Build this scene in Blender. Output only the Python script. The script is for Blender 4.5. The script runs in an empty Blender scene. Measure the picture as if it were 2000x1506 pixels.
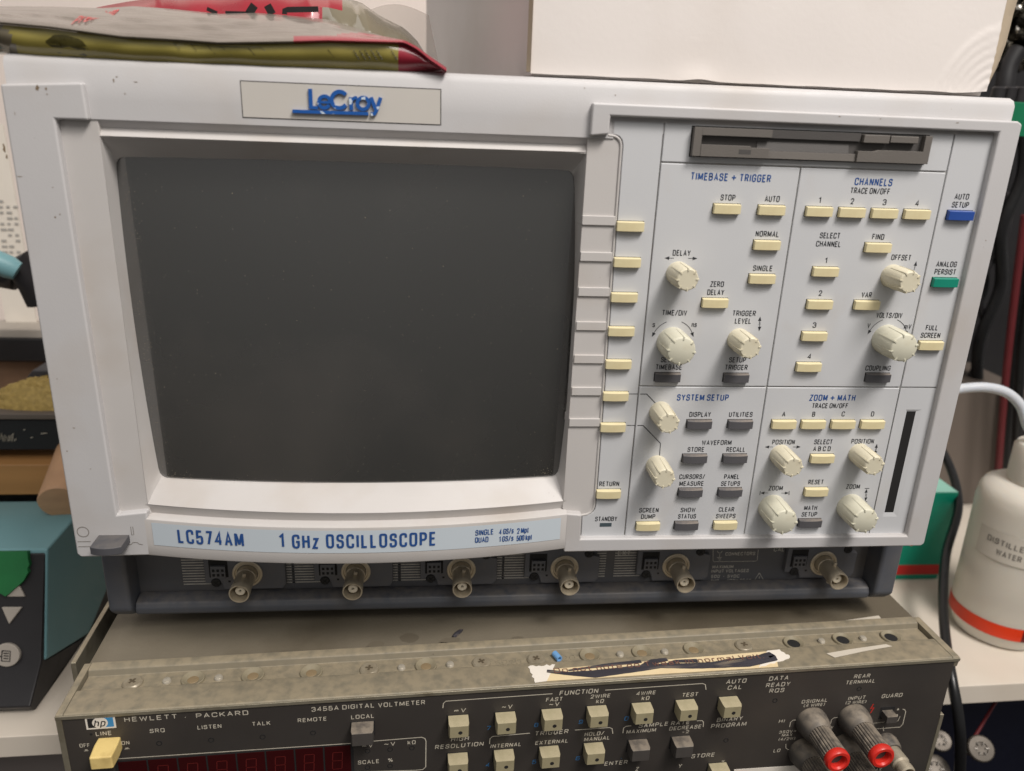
import bpy, bmesh, math, random
from mathutils import Vector, Matrix, noise
random.seed(7)
sc = bpy.context.scene
COL = sc.collection
S = 0.001                                   # everything below is in millimetres
# ---------------------------------------------------------------- camera
F_PX = 1500.0
CAM = Vector((-88.867, -313.042, 109.166))
def rod(r):
    t = r.length; k = r / t
    K = Matrix(((0, -k[2], k[1]), (k[2], 0, -k[0]), (-k[1], k[0], 0)))
    return Matrix.Identity(3) + math.sin(t) * K + (1 - math.cos(t)) * (K @ K)
RC = rod(Vector((0.335461, -0.0961005, 0.0217336))) @ Matrix(((1, 0, 0), (0, 0, -1), (0, 1, 0)))
RCT = RC.transposed()
cd = bpy.data.cameras.new('camera'); cam = bpy.data.objects.new('camera', cd); COL.objects.link(cam)
cd.sensor_width = 36; cd.lens = 36 * F_PX / 2000
cd.clip_start = 0.01; cd.clip_end = 50
M = (RCT @ Matrix(((1, 0, 0), (0, -1, 0), (0, 0, -1)))).to_4x4(); M.translation = CAM * S
cam.matrix_world = M
cd.dof.use_dof = True; cd.dof.focus_distance = 0.36; cd.dof.aperture_fstop = 9
sc.camera = cam
# ---------------------------------------------------------------- light
w = bpy.data.worlds.new('World'); sc.world = w; w.use_nodes = True
nt = w.node_tree; nt.nodes.clear()
wo = nt.nodes.new('ShaderNodeOutputWorld'); bg = nt.nodes.new('ShaderNodeBackground')
tc = nt.nodes.new('ShaderNodeTexCoord'); sp = nt.nodes.new('ShaderNodeSeparateXYZ'); cr = nt.nodes.new('ShaderNodeValToRGB')
mr = nt.nodes.new('ShaderNodeMapRange'); mr.inputs[1].default_value = -1; mr.inputs[2].default_value = 1
nt.links.new(tc.outputs['Generated'], sp.inputs[0]); nt.links.new(sp.outputs[2], mr.inputs[0]); nt.links.new(mr.outputs[0], cr.inputs[0])
cr.color_ramp.elements[0].position = 0.26; cr.color_ramp.elements[0].color = (0.12, 0.10, 0.085, 1)
cr.color_ramp.elements[1].position = 0.66; cr.color_ramp.elements[1].color = (1.42, 1.38, 1.33, 1)
nt.links.new(cr.outputs[0], bg.inputs[0]); bg.inputs[1].default_value = 0.3
nt.links.new(bg.outputs[0], wo.inputs[0])
def area(name, loc, target, size, power, col):
    l = bpy.data.lights.new(name, 'AREA'); l.energy = power; l.color = col; l.shape = 'RECTANGLE'; l.size = size[0] * S; l.size_y = size[1] * S
    o = bpy.data.objects.new(name, l); COL.objects.link(o)
    o.location = Vector(loc) * S; o.rotation_euler = (Vector(target) - Vector(loc)).to_track_quat('-Z', 'Y').to_euler()
    return o
area('ceiling_or_fill_light', (420, -600, 1160), (-40, 0, -20), (400, 320), 21, (1.0, 0.945, 0.895))
area('ceiling_or_fill_light', (260, -1200, 1350), (-60, 0, -40), (800, 500), 12, (1.0, 0.96, 0.92))  # added soft fill from the front, weaker than the key
area('ceiling_or_fill_light', (-700, -500, 1500), (-60, 50, 0), (900, 500), 3.5, (1.0, 0.97, 0.95))  # added faint overhead fill from the left
vs = sc.view_settings; vs.view_transform = 'Standard'; vs.look = 'None'; vs.gamma = 1; vs.exposure = -0.2
sc.render.engine = 'CYCLES'
# ---------------------------------------------------------------- from a point seen to a point on a real plane
def ray(u, v): return RCT @ Vector(((u - 1000) / F_PX, (v - 753) / F_PX, 1))
def at(u, v, k, val, M3=Matrix.Identity(3), O=Vector((0, 0, 0))):
    c = M3.transposed() @ (CAM - O); r = M3.transposed() @ ray(u, v)
    return c + (val - c[k]) / r[k] * r
def sy(u, v, y=0.0): return at(u, v, 1, y)
def sz(u, v, z): return at(u, v, 2, z)
def sx(u, v, x): return at(u, v, 0, x)
HYAW = math.radians(2.562); HO = Vector((-250.75, -33.13, -139.1)); HM = Matrix.Rotation(HYAW, 3, 'Z')
def hy(u, v, y=0.0): return at(u, v, 1, y, HM, HO)
def hz(u, v, z=0.0): return at(u, v, 2, z, HM, HO)
# ---------------------------------------------------------------- mesh kit
OFF = {}
class MB:
    def __init__(s): s.v = []; s.f = []; s.m = []
    def add(s, vs, fs, m=0):
        b = len(s.v); s.v += [Vector(p) for p in vs]; s.f += [tuple(b + i for i in f) for f in fs]; s.m += [m] * len(fs); return s
    def box(s, x0, x1, y0, y1, z0, z1, m=0, M=None):
        vs = [(x, y, z) for x in (x0, x1) for y in (y0, y1) for z in (z0, z1)]
        if M: vs = [M @ Vector(p) for p in vs]
        return s.add(vs, [(0, 1, 3, 2), (4, 6, 7, 5), (0, 4, 5, 1), (2, 3, 7, 6), (0, 2, 6, 4), (1, 5, 7, 3)], m)
    def prism(s, poly, y0, y1, m=0, axis=1):
        """poly: 2D points; axis 1: (x,z) swept along y, 0: (y,z) along x, 2: (x,y) along z"""
        n = len(poly)
        f = {1: lambda a, b, c: (a, c, b), 0: lambda a, b, c: (c, a, b), 2: lambda a, b, c: (a, b, c)}[axis]
        vs = [f(a, b, y0) for a, b in poly] + [f(a, b, y1) for a, b in poly]
        return s.add(vs, [tuple(range(n)), tuple(range(2 * n - 1, n - 1, -1))] + [(i, i + n, (i + 1) % n + n, (i + 1) % n) for i in range(n)], m)
    def grid(s, rows, m=0, closed=False, cap=False):
        n = len(rows[0]); vs = [p for r in rows for p in r]; fs = []
        for i in range(len(rows) - 1):
            for j in range(n if closed else n - 1):
                a = i * n + j; b = i * n + (j + 1) % n; fs.append((a, b, b + n, a + n))
        if cap: fs += [tuple(range(n - 1, -1, -1)), tuple(range((len(rows) - 1) * n, len(rows) * n))]
        return s.add(vs, fs, m)
    def lathe(s, prof, c, d=(0, -1, 0), seg=24, m=0, cap=True, bump=None):
        """prof: (radius, distance along d)"""
        d = Vector(d).normalized(); a = d.orthogonal().normalized(); b = d.cross(a); c = Vector(c); rows = []
        for r, t in prof:
            rows.append([c + d * t + (a * math.cos(2 * math.pi * i / seg) + b * math.sin(2 * math.pi * i / seg)) * (r * (1 + (bump(i, t) if bump else 0))) for i in range(seg)])
        return s.grid(rows, m, True, cap)
    def tube(s, path, r, seg=10, m=0):
        path = [Vector(p) for p in path]; rows = []; a = None
        for i, p in enumerate(path):
            t = (path[min(i + 1, len(path) - 1)] - path[max(i - 1, 0)]).normalized()
            a = t.orthogonal().normalized() if a is None else (a - t * a.dot(t)).normalized()
            b = t.cross(a); rr = r[i] if isinstance(r, (list, tuple)) else r
            rows.append([p + (a * math.cos(2 * math.pi * k / seg) + b * math.sin(2 * math.pi * k / seg)) * rr for k in range(seg)])
        return s.grid(rows, m, True, True)
def mesh(mb, name, mats, c, fixn=True, smooth=True):
    me = bpy.data.meshes.new(name); me.from_pydata([tuple((p - c) * S) for p in mb.v], [], mb.f)
    for m in (mats if isinstance(mats, (list, tuple)) else [mats]): me.materials.append(m)
    for p, k in zip(me.polygons, mb.m): p.material_index = k; p.use_smooth = smooth
    if fixn:
        bm = bmesh.new(); bm.from_mesh(me); bmesh.ops.recalc_face_normals(bm, faces=bm.faces[:]); bm.to_mesh(me); bm.free()
    if smooth: me.set_sharp_from_angle(angle=math.radians(35))
    me.update(); return me
def put(name, me, parent, at_, bevel=0, seg=2, label=None):
    o = bpy.data.objects.new(name, me); COL.objects.link(o); o.parent = parent
    o.location = (Vector(at_) - (OFF[parent.name] if parent else Vector((0, 0, 0)))) * S; OFF[o.name] = Vector(at_)
    if bevel:
        b = o.modifiers.new('bevel', 'BEVEL'); b.width = bevel * S; b.segments = seg; b.limit_method = 'ANGLE'; b.angle_limit = math.radians(32); b.harden_normals = True
    if label: o['label'] = label
    return o
def part(name, mb, mats, parent, bevel=0, seg=2, label=None, fixn=True, smooth=True):
    lo = [min(p[i] for p in mb.v) for i in range(3)]; hi = [max(p[i] for p in mb.v) for i in range(3)]
    c = (Vector(lo) + Vector(hi)) / 2
    return put(name, mesh(mb, name, mats, c, fixn, smooth), parent, c, bevel, seg, label)
def tag(o, label, cat, group=None, kind=None):
    if label: o['label'] = label
    if cat: o['category'] = cat
    if group: o['group'] = group
    if kind: o['kind'] = kind
    return o
def thing(name, base, label, cat, yaw=0.0, origin=None, group=None):
    o = bpy.data.objects.new(name, None); COL.objects.link(o); o.empty_display_size = .05
    Rm = Matrix.Rotation(yaw, 3, 'Z'); b = Vector(base)
    o.location = ((origin or Vector((0, 0, 0))) + Rm @ b) * S; o.rotation_euler = (0, 0, yaw)
    OFF[o.name] = b; return tag(o, label, cat, group)
# ---------------------------------------------------------------- lettering: a condensed single-stroke alphabet drawn as ribbons
A_ = {
'A': (.52, [[(0, 0), (.26, 1), (.52, 0)], [(.1, .32), (.42, .32)]]), 'B': (.5, [[(.2, .53), (.46, .53, 1), (.46, 1, 1), (0, 1), (0, 0), (.5, 0, 1), (.5, .53, 1), (0, .53)]]),
'C': (.5, [[(.5, .7), (.5, 1, 1), (0, 1, 1), (0, 0, 1), (.5, 0, 1), (.5, .3)]]), 'D': (.5, [[(.2, 0), (0, 0), (0, 1), (.5, 1, 1), (.5, 0, 1), (.2, 0)]]),
'E': (.42, [[(.42, 1), (0, 1), (0, 0), (.43, 0)], [(0, .53), (.38, .53)]]), 'F': (.42, [[(.42, 1), (0, 1), (0, 0)], [(0, .53), (.37, .53)]]),
'G': (.5, [[(.5, .72), (.5, 1, 1), (0, 1, 1), (0, 0, 1), (.5, 0, 1), (.5, .48), (.27, .48)]]), 'H': (.48, [[(0, 0), (0, 1)], [(.48, 0), (.48, 1)], [(0, .53), (.48, .53)]]),
'I': (.0, [[(0, 0), (0, 1)]]), 'J': (.4, [[(.4, 1), (.4, 0, 1), (0, 0, 1), (0, .3)]]), 'K': (.48, [[(0, 0), (0, 1)], [(.48, 1), (.02, .42)], [(.16, .56), (.5, 0)]]),
'L': (.4, [[(0, 1), (0, 0), (.4, 0)]]), 'M': (.64, [[(0, 0), (0, 1)], [(.04, .97), (.32, .1)], [(.32, .1), (.6, .97)], [(.64, 0), (.64, 1)]]), 'N': (.5, [[(0, 0), (0, 1)], [(.03, .97), (.47, .03)], [(.5, 0), (.5, 1)]]),
'O': (.52, [[(.26, 1), (.52, 1, 1), (.52, 0, 1), (0, 0, 1), (0, 1, 1), (.26, 1)]]), 'P': (.48, [[(0, 0), (0, 1), (.48, 1, 1), (.48, .45, 1), (0, .45)]]),
'Q': (.52, [[(.26, 1), (.52, 1, 1), (.52, 0, 1), (0, 0, 1), (0, 1, 1), (.26, 1)], [(.32, .25), (.54, -.05)]]), 'R': (.48, [[(0, 0), (0, 1), (.47, 1, 1), (.47, .48, 1), (0, .48)], [(.26, .48), (.48, 0)]]),
'S': (.48, [[(.46, .72), (.46, 1, 1), (.01, 1, 1), (.01, .54, 1), (.48, .54, 1), (.48, 0, 1), (0, 0, 1), (0, .28)]]), 'T': (.48, [[(0, 1), (.48, 1)], [(.24, 1), (.24, 0)]]),
'U': (.5, [[(0, 1), (0, 0, 1), (.5, 0, 1), (.5, 1)]]), 'V': (.5, [[(0, 1), (.25, 0), (.5, 1)]]), 'W': (.74, [[(0, 1), (.18, 0), (.37, .9), (.56, 0), (.74, 1)]]),
'X': (.5, [[(0, 1), (.5, 0)], [(.5, 1), (0, 0)]]), 'Y': (.5, [[(0, 1), (.25, .45), (.5, 1)], [(.25, .45), (.25, 0)]]), 'Z': (.46, [[(0, 1), (.46, 1), (0, 0), (.47, 0)]]),
'0': (.48, [[(.24, 1), (.48, 1, 1), (.48, 0, 1), (0, 0, 1), (0, 1, 1), (.24, 1)]]), '1': (.2, [[(0, .8), (.2, 1), (.2, 0)]]), '2': (.46, [[(0, .7), (0, 1, 1), (.46, 1, 1), (.46, .58), (0, 0), (.47, 0)]]),
'3': (.46, [[(0, .74), (0, 1, 1), (.45, 1, 1), (.45, .54, 1), (.16, .54)], [(.2, .53), (.46, .53, 1), (.46, 0, 1), (0, 0, 1), (0, .27)]]), '4': (.5, [[(.38, 0), (.38, 1), (0, .28), (.52, .28)]]),
'5': (.46, [[(.44, 1), (.04, 1), (.02, .5), (.46, .62, 1), (.46, 0, 1), (0, 0, 1), (0, .25)]]), '6': (.46, [[(.45, .76), (.45, 1, 1), (0, 1, 1), (0, 0, 1), (.46, 0, 1), (.46, .58, 1), (.02, .58, 1), (.02, .4)]]),
'7': (.46, [[(0, 1), (.46, 1), (.16, 0)]]), '8': (.46, [[(.23, .53), (.45, .53, 1), (.45, 1, 1), (.01, 1, 1), (.01, .53, 1), (.46, .53, 1), (.46, 0, 1), (0, 0, 1), (0, .53, 1), (.23, .53)]]),
'9': (.46, [[(.44, .6), (.44, .42, 1), (0, .42, 1), (0, 1, 1), (.46, 1, 1), (.46, 0, 1), (.01, 0, 1), (.01, .24)]]),
'/': (.4, [[(0, -.05), (.4, 1.05)]]), '+': (.74, [[(0, .47), (.74, .47)], [(.37, .1), (.37, .84)]]), '-': (.26, [[(0, .42), (.26, .42)]]), '.': (0, [[(0, -.06), (0, .07)]]), '\u00b7': (0, [[(0, .4), (0, .53)]]), '!': (0, [[(0, .3), (0, 1)], [(0, -.06), (0, .07)]]),
'(': (.16, [[(.16, 1.05), (0, .75), (0, .25), (.16, -.08)]]), ')': (.16, [[(0, 1.05), (.16, .75), (.16, .25), (0, -.08)]]), '%': (.6, [[(.1, 0), (.5, 1)], [(0, .9), (.18, .9), (.18, .62), (0, .62), (0, .9)], [(.42, .38), (.6, .38), (.6, .1), (.42, .1), (.42, .38)]]),
'~': (.5, [[(0, .4), (.1, .58, 1), (.25, .5), (.4, .36, 1), (.5, .56)]]), '\u00f7': (.4, [[(0, .45), (.4, .45)], [(.2, .68), (.2, .8)], [(.2, .1), (.2, .22)]]), '=': (.5, [[(0, .6), (.5, .6)], [(0, .36), (.12, .36)], [(.19, .36), (.31, .36)], [(.38, .36), (.5, .36)]]),
'\u03a9': (.56, [[(0, 0), (.17, 0), (.02, .4), (.02, 1, 1), (.54, 1, 1), (.54, .4), (.39, 0), (.56, 0)]]),
'a': (.4, [[(.02, .6), (.05, .72, 1), (.38, .72, 1), (.38, 0)], [(.38, .42), (0, .42, 1), (0, 0, 1), (.38, .04)]]), 'd': (.42, [[(.42, 1), (.42, 0)], [(.42, .1), (.42, 0, 1), (0, 0, 1), (0, .72, 1), (.42, .72, 1), (.42, .6)]]),
'e': (.42, [[(0, .38), (.42, .38), (.42, .74, 1), (0, .74, 1), (0, 0, 1), (.42, 0, 1), (.42, .18)]]), 'f': (.26, [[(.08, 0), (.08, 1, 1), (.27, 1)], [(-.04, .7), (.24, .7)]]), 'h': (.4, [[(0, 0), (0, 1)], [(0, .5), (0, .73, 1), (.4, .73, 1), (.4, 0)]]),
'i': (0, [[(0, 0), (0, .74)], [(0, .88), (0, 1)]]), 'k': (.4, [[(0, 0), (0, 1)], [(.38, .74), (.02, .3)], [(.13, .42), (.4, 0)]]), 'l': (0, [[(0, 0), (0, 1)]]), 'm': (.64, [[(0, 0), (0, .74)], [(0, .5), (0, .73, 1), (.32, .73, 1), (.32, 0)], [(.32, .5), (.32, .73, 1), (.64, .73, 1), (.64, 0)]]),
'n': (.4, [[(0, 0), (0, .74)], [(0, .5), (0, .73, 1), (.4, .73, 1), (.4, 0)]]), 'o': (.44, [[(.22, .74), (.44, .74, 1), (.44, 0, 1), (0, 0, 1), (0, .74, 1), (.22, .74)]]), 'p': (.42, [[(0, -.28), (0, .74)], [(0, .6), (0, .74, 1), (.42, .74, 1), (.42, 0, 1), (0, 0, 1), (0, .14)]]),
'r': (.27, [[(0, 0), (0, .74)], [(0, .45), (0, .72, 1), (.27, .72)]]), 's': (.36, [[(.34, .56), (.34, .74, 1), (.01, .74, 1), (.01, .39, 1), (.36, .39, 1), (.36, 0, 1), (0, 0, 1), (0, .18)]]), 't': (.26, [[(.1, .95), (.1, 0, 1), (.27, 0)], [(-.04, .7), (.25, .7)]]),
'w': (.6, [[(0, .74), (.15, 0), (.3, .7), (.45, 0), (.6, .74)]]), 'y': (.44, [[(0, .74), (.22, 0)], [(.44, .74), (.18, -.14), (.06, -.28), (-.04, -.28)]]), 'z': (.38, [[(0, .74), (.38, .74), (0, 0), (.39, 0)]]), 'v': (.4, [[(0, .74), (.2, 0), (.4, .74)]]), 'u': (.4, [[(0, .74), (0, 0, 1), (.4, 0, 1), (.4, .3)], [(.4, .74), (.4, 0)]]),
'c': (.38, [[(.38, .55), (.38, .74, 1), (0, .74, 1), (0, 0, 1), (.38, 0, 1), (.38, .2)]]), 'g': (.42, [[(.42, .6), (.42, .74, 1), (0, .74, 1), (0, .05, 1), (.42, .05, 1), (.42, .2)], [(.42, .74), (.42, -.28, 1), (.02, -.28, 1), (.02, -.18)]])}
CAPH = 1.0
def _round(st, R=.24):
    out = []; n = len(st)
    for i, p in enumerate(st):
        if len(p) < 3 or i in (0, n - 1): out.append(Vector(p[:2])); continue
        c = Vector(p[:2]); a = Vector(st[i - 1][:2]) - c; b = Vector(st[i + 1][:2]) - c; r = min(R, a.length * .5, b.length * .5); A = c + a.normalized() * r; B = c + b.normalized() * r
        for k in range(6):
            t = k / 5; out.append(A * (1 - t) ** 2 + c * (2 * t * (1 - t) * 1.0) + B * t * t)
    res = [out[0]]
    for q in out[1:]:
        if (q - res[-1]).length > 1e-4: res.append(q)
    return res
_fc = {}
def glyphs(s, wt=.14, space=1.0, kx=1.0):
    k = (s, wt, space, round(kx, 3))
    if k in _fc: return _fc[k]
    vs = []; fs = []; x = 0; lay = 0
    for ch in s:
        if ch == ' ': x += .3 * space; continue
        wd, sts = A_[ch]
        for st in sts:
            pts = [Vector(((p[0] + x) * kx, p[1])) for p in _round(st)]; n = len(pts); closed = (pts[0] - pts[-1]).length < 1e-4
            if closed: pts = pts[:-1]; n -= 1
            b = len(vs); lay += 1
            for i in range(n):
                d0 = (pts[i] - pts[i - 1]).normalized() if (i or closed) else None; d1 = (pts[(i + 1) % n] - pts[i]).normalized() if (i < n - 1 or closed) else None
                d0 = d0 or d1; d1 = d1 or d0; t = (d0 + d1); t = t.normalized() if t.length > 1e-3 else d0; c = max(.45, t.dot(d0)); nn = Vector((-t[1], t[0])) * (wt / 2 / c)
                q = pts[i]
                if not closed and i == 0: q = q - d0 * wt * .5 * (0 if st[0][1] in (0, 1) else 0)
                vs += [(q[0] + nn[0], q[1] + nn[1], lay), (q[0] - nn[0], q[1] - nn[1], lay)]
            for i in range(n if closed else n - 1):
                j = (i + 1) % n; fs.append((b + 2 * i, b + 2 * j, b + 2 * j + 1, b + 2 * i + 1))
        x += wd + (.24 + wt * .5) * space
    _fc[k] = (vs, fs); return _fc[k]
def text2d(s, width, cap, bold=0.0, space=1.0, shear=0.0, wt=None):
    """centred text in mm, capitals `cap` high, squeezed to `width`; third value is a print layer that keeps crossing strokes apart"""
    wt = wt or .165 + bold * 4; k = cap / (1 + wt)
    vs, fs = glyphs(s, wt, space, 1.0); x0 = min(v[0] for v in vs); x1 = max(v[0] for v in vs); kx = (width / k) / (x1 - x0) if width else 1.0
    if abs(kx - 1) > .02:
        for _ in range(3):
            vs, fs = glyphs(s, wt, space, kx); x0 = min(v[0] for v in vs); x1 = max(v[0] for v in vs); kx *= (width / k) / (x1 - x0)
        vs, fs = glyphs(s, wt, space, kx); x0 = min(v[0] for v in vs); x1 = max(v[0] for v in vs)
    xm = (x0 + x1) / 2
    return [((x - xm) * k + shear * (y - .5) * k, (y - .5) * k, -.0015 * (l % 9)) for x, y, l in vs], fs
def ink_line(mb, pts, wd, y, m=0):
    """a printed line of width wd through (x,z) points on the plane y"""
    n = len(pts); L = []; R = []
    for i, (x, z) in enumerate(pts):
        a = Vector(pts[max(i - 1, 0)]); b = Vector(pts[min(i + 1, n - 1)]); t = (b - a).normalized(); nn = Vector((-t[1], t[0])) * wd / 2
        L.append((x + nn[0], y, z + nn[1])); R.append((x - nn[0], y, z - nn[1]))
    mb.grid([L, R], m)
def ink_arrow(mb, x, z, dx, dz, ln, y, hw=.75, m=0, wd=.22):
    t = Vector((dx, dz)).normalized(); n = Vector((-t[1], t[0])); p = Vector((x, z)); b = p - t * 2.0
    mb.add([(p[0], y, p[1]), (b[0] + n[0] * hw, y, b[1] + n[1] * hw), (b[0] - n[0] * hw, y, b[1] - n[1] * hw)], [(0, 1, 2)], m)
    e = p - t * ln; ink_line(mb, [(b[0], b[1]), (e[0], e[1])], wd, y, m)
# ---------------------------------------------------------------- materials
def lin(c): return tuple(((x / 255) / 12.92 if x / 255 <= .04045 else ((x / 255 + .055) / 1.055) ** 2.4) for x in c) + (1,)
def mat(name, rgb, rough=.5, metal=0, var=.06, vscale=60, bump=0.0, bscale=900, dirt=None, dscale=14, damt=.35, dlo=.5, dhi=.75, spec=.5, coat=0, trans=0, ior=1.45, alpha=1, sss=0, stretch=(1, 1, 1), upd=None, specks=None):
    m = bpy.data.materials.new(name); m.use_nodes = True; n = m.node_tree.nodes; l = m.node_tree.links; b = n['Principled BSDF']
    base = lin(rgb)
    tc = n.new('ShaderNodeTexCoord'); mp = n.new('ShaderNodeMapping'); mp.inputs['Scale'].default_value = stretch; l.new(tc.outputs['Object'], mp.inputs[0])
    def nz(scale, det=4):
        t = n.new('ShaderNodeTexNoise'); t.inputs['Scale'].default_value = scale; t.inputs['Detail'].default_value = det; l.new(mp.outputs[0], t.inputs['Vector']); return t
    def mix(fac, a, bcol, blend='MIX'):
        x = n.new('ShaderNodeMix'); x.data_type = 'RGBA'; x.blend_type = blend
        if isinstance(fac, float): x.inputs[0].default_value = fac
        else: l.new(fac, x.inputs[0])
        for k, q in ((6, a), (7, bcol)):
            if isinstance(q, tuple): x.inputs[k].default_value = q
            else: l.new(q, x.inputs[k])
        return x.outputs[2]
    def ramp(src, lo, hi, amt):
        r = n.new('ShaderNodeMapRange'); r.inputs[1].default_value = lo; r.inputs[2].default_value = hi; r.inputs[3].default_value = 0; r.inputs[4].default_value = amt; l.new(src, r.inputs[0]); return r.outputs[0]
    col = base
    if var:
        d = tuple(c * (1 - var * 2.2) for c in base[:3]) + (1,); li = tuple(min(1, c * (1 + var * 1.2)) for c in base[:3]) + (1,)
        col = mix(nz(vscale).outputs[0], d, li)
    if dirt:
        col = mix(ramp(nz(dscale, 8).outputs[0], dlo, dhi, damt), col, lin(dirt))
    if specks:
        v = n.new('ShaderNodeTexVoronoi'); v.inputs['Scale'].default_value = specks[1]; l.new(mp.outputs[0], v.inputs['Vector'])
        sz_ = nz(specks[1] * .5, 2)
        r = ramp(v.outputs['Distance'], specks[2], specks[2] * .5, specks[3]); mul = n.new('ShaderNodeMath'); mul.operation = 'MULTIPLY'
        l.new(r, mul.inputs[0]); l.new(ramp(sz_.outputs[0], .5, .6, 1.0), mul.inputs[1])
        col = mix(mul.outputs[0], col, lin(specks[0]))
    if upd:          # dust that settles on faces that look up
        g = n.new('ShaderNodeNewGeometry'); sp = n.new('ShaderNodeSeparateXYZ'); l.new(g.outputs['Normal'], sp.inputs[0])
        f = ramp(sp.outputs[2], .25, .9, upd[1]); mul = n.new('ShaderNodeMath'); mul.operation = 'MULTIPLY'; l.new(f, mul.inputs[0]); l.new(ramp(nz(220, 5).outputs[0], .3, .6, 1.0), mul.inputs[1])
        col = mix(mul.outputs[0], col, lin(upd[0]))
    if isinstance(col, tuple): b.inputs['Base Color'].default_value = col
    else: l.new(col, b.inputs['Base Color'])
    rr = ramp(nz(vscale * 1.7).outputs[0], .2, .8, .16); ad = n.new('ShaderNodeMath'); ad.operation = 'ADD'; ad.inputs[1].default_value = rough - .08; l.new(rr, ad.inputs[0]); l.new(ad.outputs[0], b.inputs['Roughness'])
    b.inputs['Metallic'].default_value = metal; b.inputs['Specular IOR Level'].default_value = spec; b.inputs['Coat Weight'].default_value = coat; b.inputs['Coat Roughness'].default_value = .08; b.inputs['Coat IOR'].default_value = 1.5 if coat < 1 else 2.25
    b.inputs['Transmission Weight'].default_value = trans; b.inputs['IOR'].default_value = ior; b.inputs['Alpha'].default_value = alpha
    if sss: b.inputs['Subsurface Weight'].default_value = sss; b.inputs['Subsurface Radius'].default_value = (.01, .008, .006); b.inputs['Subsurface Scale'].default_value = 1
    if bump:
        bp = n.new('ShaderNodeBump'); bp.inputs['Strength'].default_value = 1; bp.inputs['Distance'].default_value = bump * S; l.new(nz(bscale, 3).outputs[0], bp.inputs['Height']); l.new(bp.outputs[0], b.inputs['Normal'])
    return m
GRIME = (120, 98, 72)
m_case = mat('case_plastic', (188, 186, 186), .5, var=.025, vscale=30, bump=.035, bscale=1600, dirt=(160, 144, 124), dscale=20, damt=.34, dlo=.5, dhi=.8, specks=((125, 110, 94), 150, .04, .5))
m_trim = mat('bezel_plastic', (190, 186, 183), .5, var=.025, vscale=30, bump=.035, bscale=1600, dirt=(158, 140, 118), dscale=24, damt=.36, dlo=.5, dhi=.8, specks=((125, 110, 94), 180, .045, .5))
m_panel = mat('panel_plastic', (193, 194, 196), .5, var=.02, vscale=24, bump=.03, bscale=1800, dirt=(176, 158, 136), dscale=34, damt=.28, dlo=.58, dhi=.82, specks=((120, 100, 80), 150, .035, .4))
m_groove = mat('groove_plastic', (186, 183, 178), .6, var=.05, dirt=GRIME, dscale=60, damt=.7)
m_badge = mat('badge_plastic', (192, 187, 180), .5, var=.02, bump=.02, bscale=1600)
m_label = mat('label_film', (194, 203, 210), .38, var=.015, vscale=20)
m_cream = mat('cream_key_plastic', (216, 204, 164), .42, var=.03, vscale=70, bump=.015, bscale=1500, dirt=(170, 145, 100), dscale=90, damt=.25)
m_darkkey = mat('dark_key_plastic', (84, 83, 86), .5, var=.06, vscale=80, bump=.02, bscale=1500, upd=((150, 138, 125), .55))
m_blue = mat('blue_key_plastic', (40, 74, 148), .4, var=.05, upd=((140, 150, 175), .3))
m_green = mat('green_key_plastic', (18, 130, 108), .4, var=.05)
m_knob = mat('small_knob_plastic', (210, 203, 180), .45, var=.03, vscale=80, bump=.02, bscale=1400, dirt=(170, 150, 115), dscale=110, damt=.35, dlo=.5)
m_knob2 = mat('large_knob_plastic', (204, 201, 182), .45, var=.03, vscale=80, bump=.02, bscale=1400, dirt=(165, 148, 115), dscale=110, damt=.3, dlo=.5)
m_ink = mat('dark_ink', (42, 44, 48), .6, var=.1, vscale=400)
m_inkb = mat('blue_ink', (38, 78, 140), .55, var=.12, vscale=300)
m_inkw = mat('white_ink', (196, 188, 172), .6, var=.16, vscale=350)
m_inkg = mat('grey_ink', (182, 178, 170), .6, var=.2, vscale=350)
m_logo = mat('worn_blue_paint', (26, 84, 158), .4, var=.08, dirt=(200, 212, 222), dscale=330, damt=.95, dlo=.6, dhi=.64)
m_gap = mat('dark_gap', (28, 27, 27), .8, var=.1)
m_glass = mat('crt_glass', (43, 43, 41), .26, var=.1, vscale=8, spec=1.0, coat=1.0, dirt=(84, 78, 72), dscale=9, damt=.35, specks=((150, 142, 130), 260, .05, .75))
m_drive = mat('drive_plastic', (102, 97, 92), .6, var=.05, bump=.08, bscale=1900)
m_drive2 = mat('drive_inner_plastic', (76, 73, 71), .6, var=.05, bump=.08, bscale=1900)
m_house = mat('housing_plastic', (80, 83, 90), .48, var=.08, vscale=40, bump=.04, bscale=1200, dirt=(128, 118, 106), dscale=26, damt=.35, dlo=.52, dhi=.8, upd=((135, 126, 116), .35))
m_conn = mat('connector_panel', (88, 88, 91), .6, var=.08, vscale=50, dirt=(108, 98, 84), dscale=30, damt=.35)
m_mod = mat('module_plastic', (94, 95, 100), .5, var=.07, bump=.02, dirt=(110, 98, 82), dscale=60, damt=.3)
m_black = mat('black_plastic', (26, 26, 28), .5, var=.1, upd=((90, 84, 78), .3))
m_nickel = mat('tarnished_nickel', (206, 194, 172), .4, metal=.55, var=.15, vscale=120, bump=.02, dirt=(110, 94, 72), dscale=120, damt=.55, dlo=.48)
m_gold = mat('gold_plate', (214, 160, 84), .3, metal=1, var=.1)
m_teflon = mat('insulator', (214, 204, 184), .45, var=.05)
m_steel = mat('screw_steel', (190, 182, 166), .35, metal=.35, var=.12, vscale=200)
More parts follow.
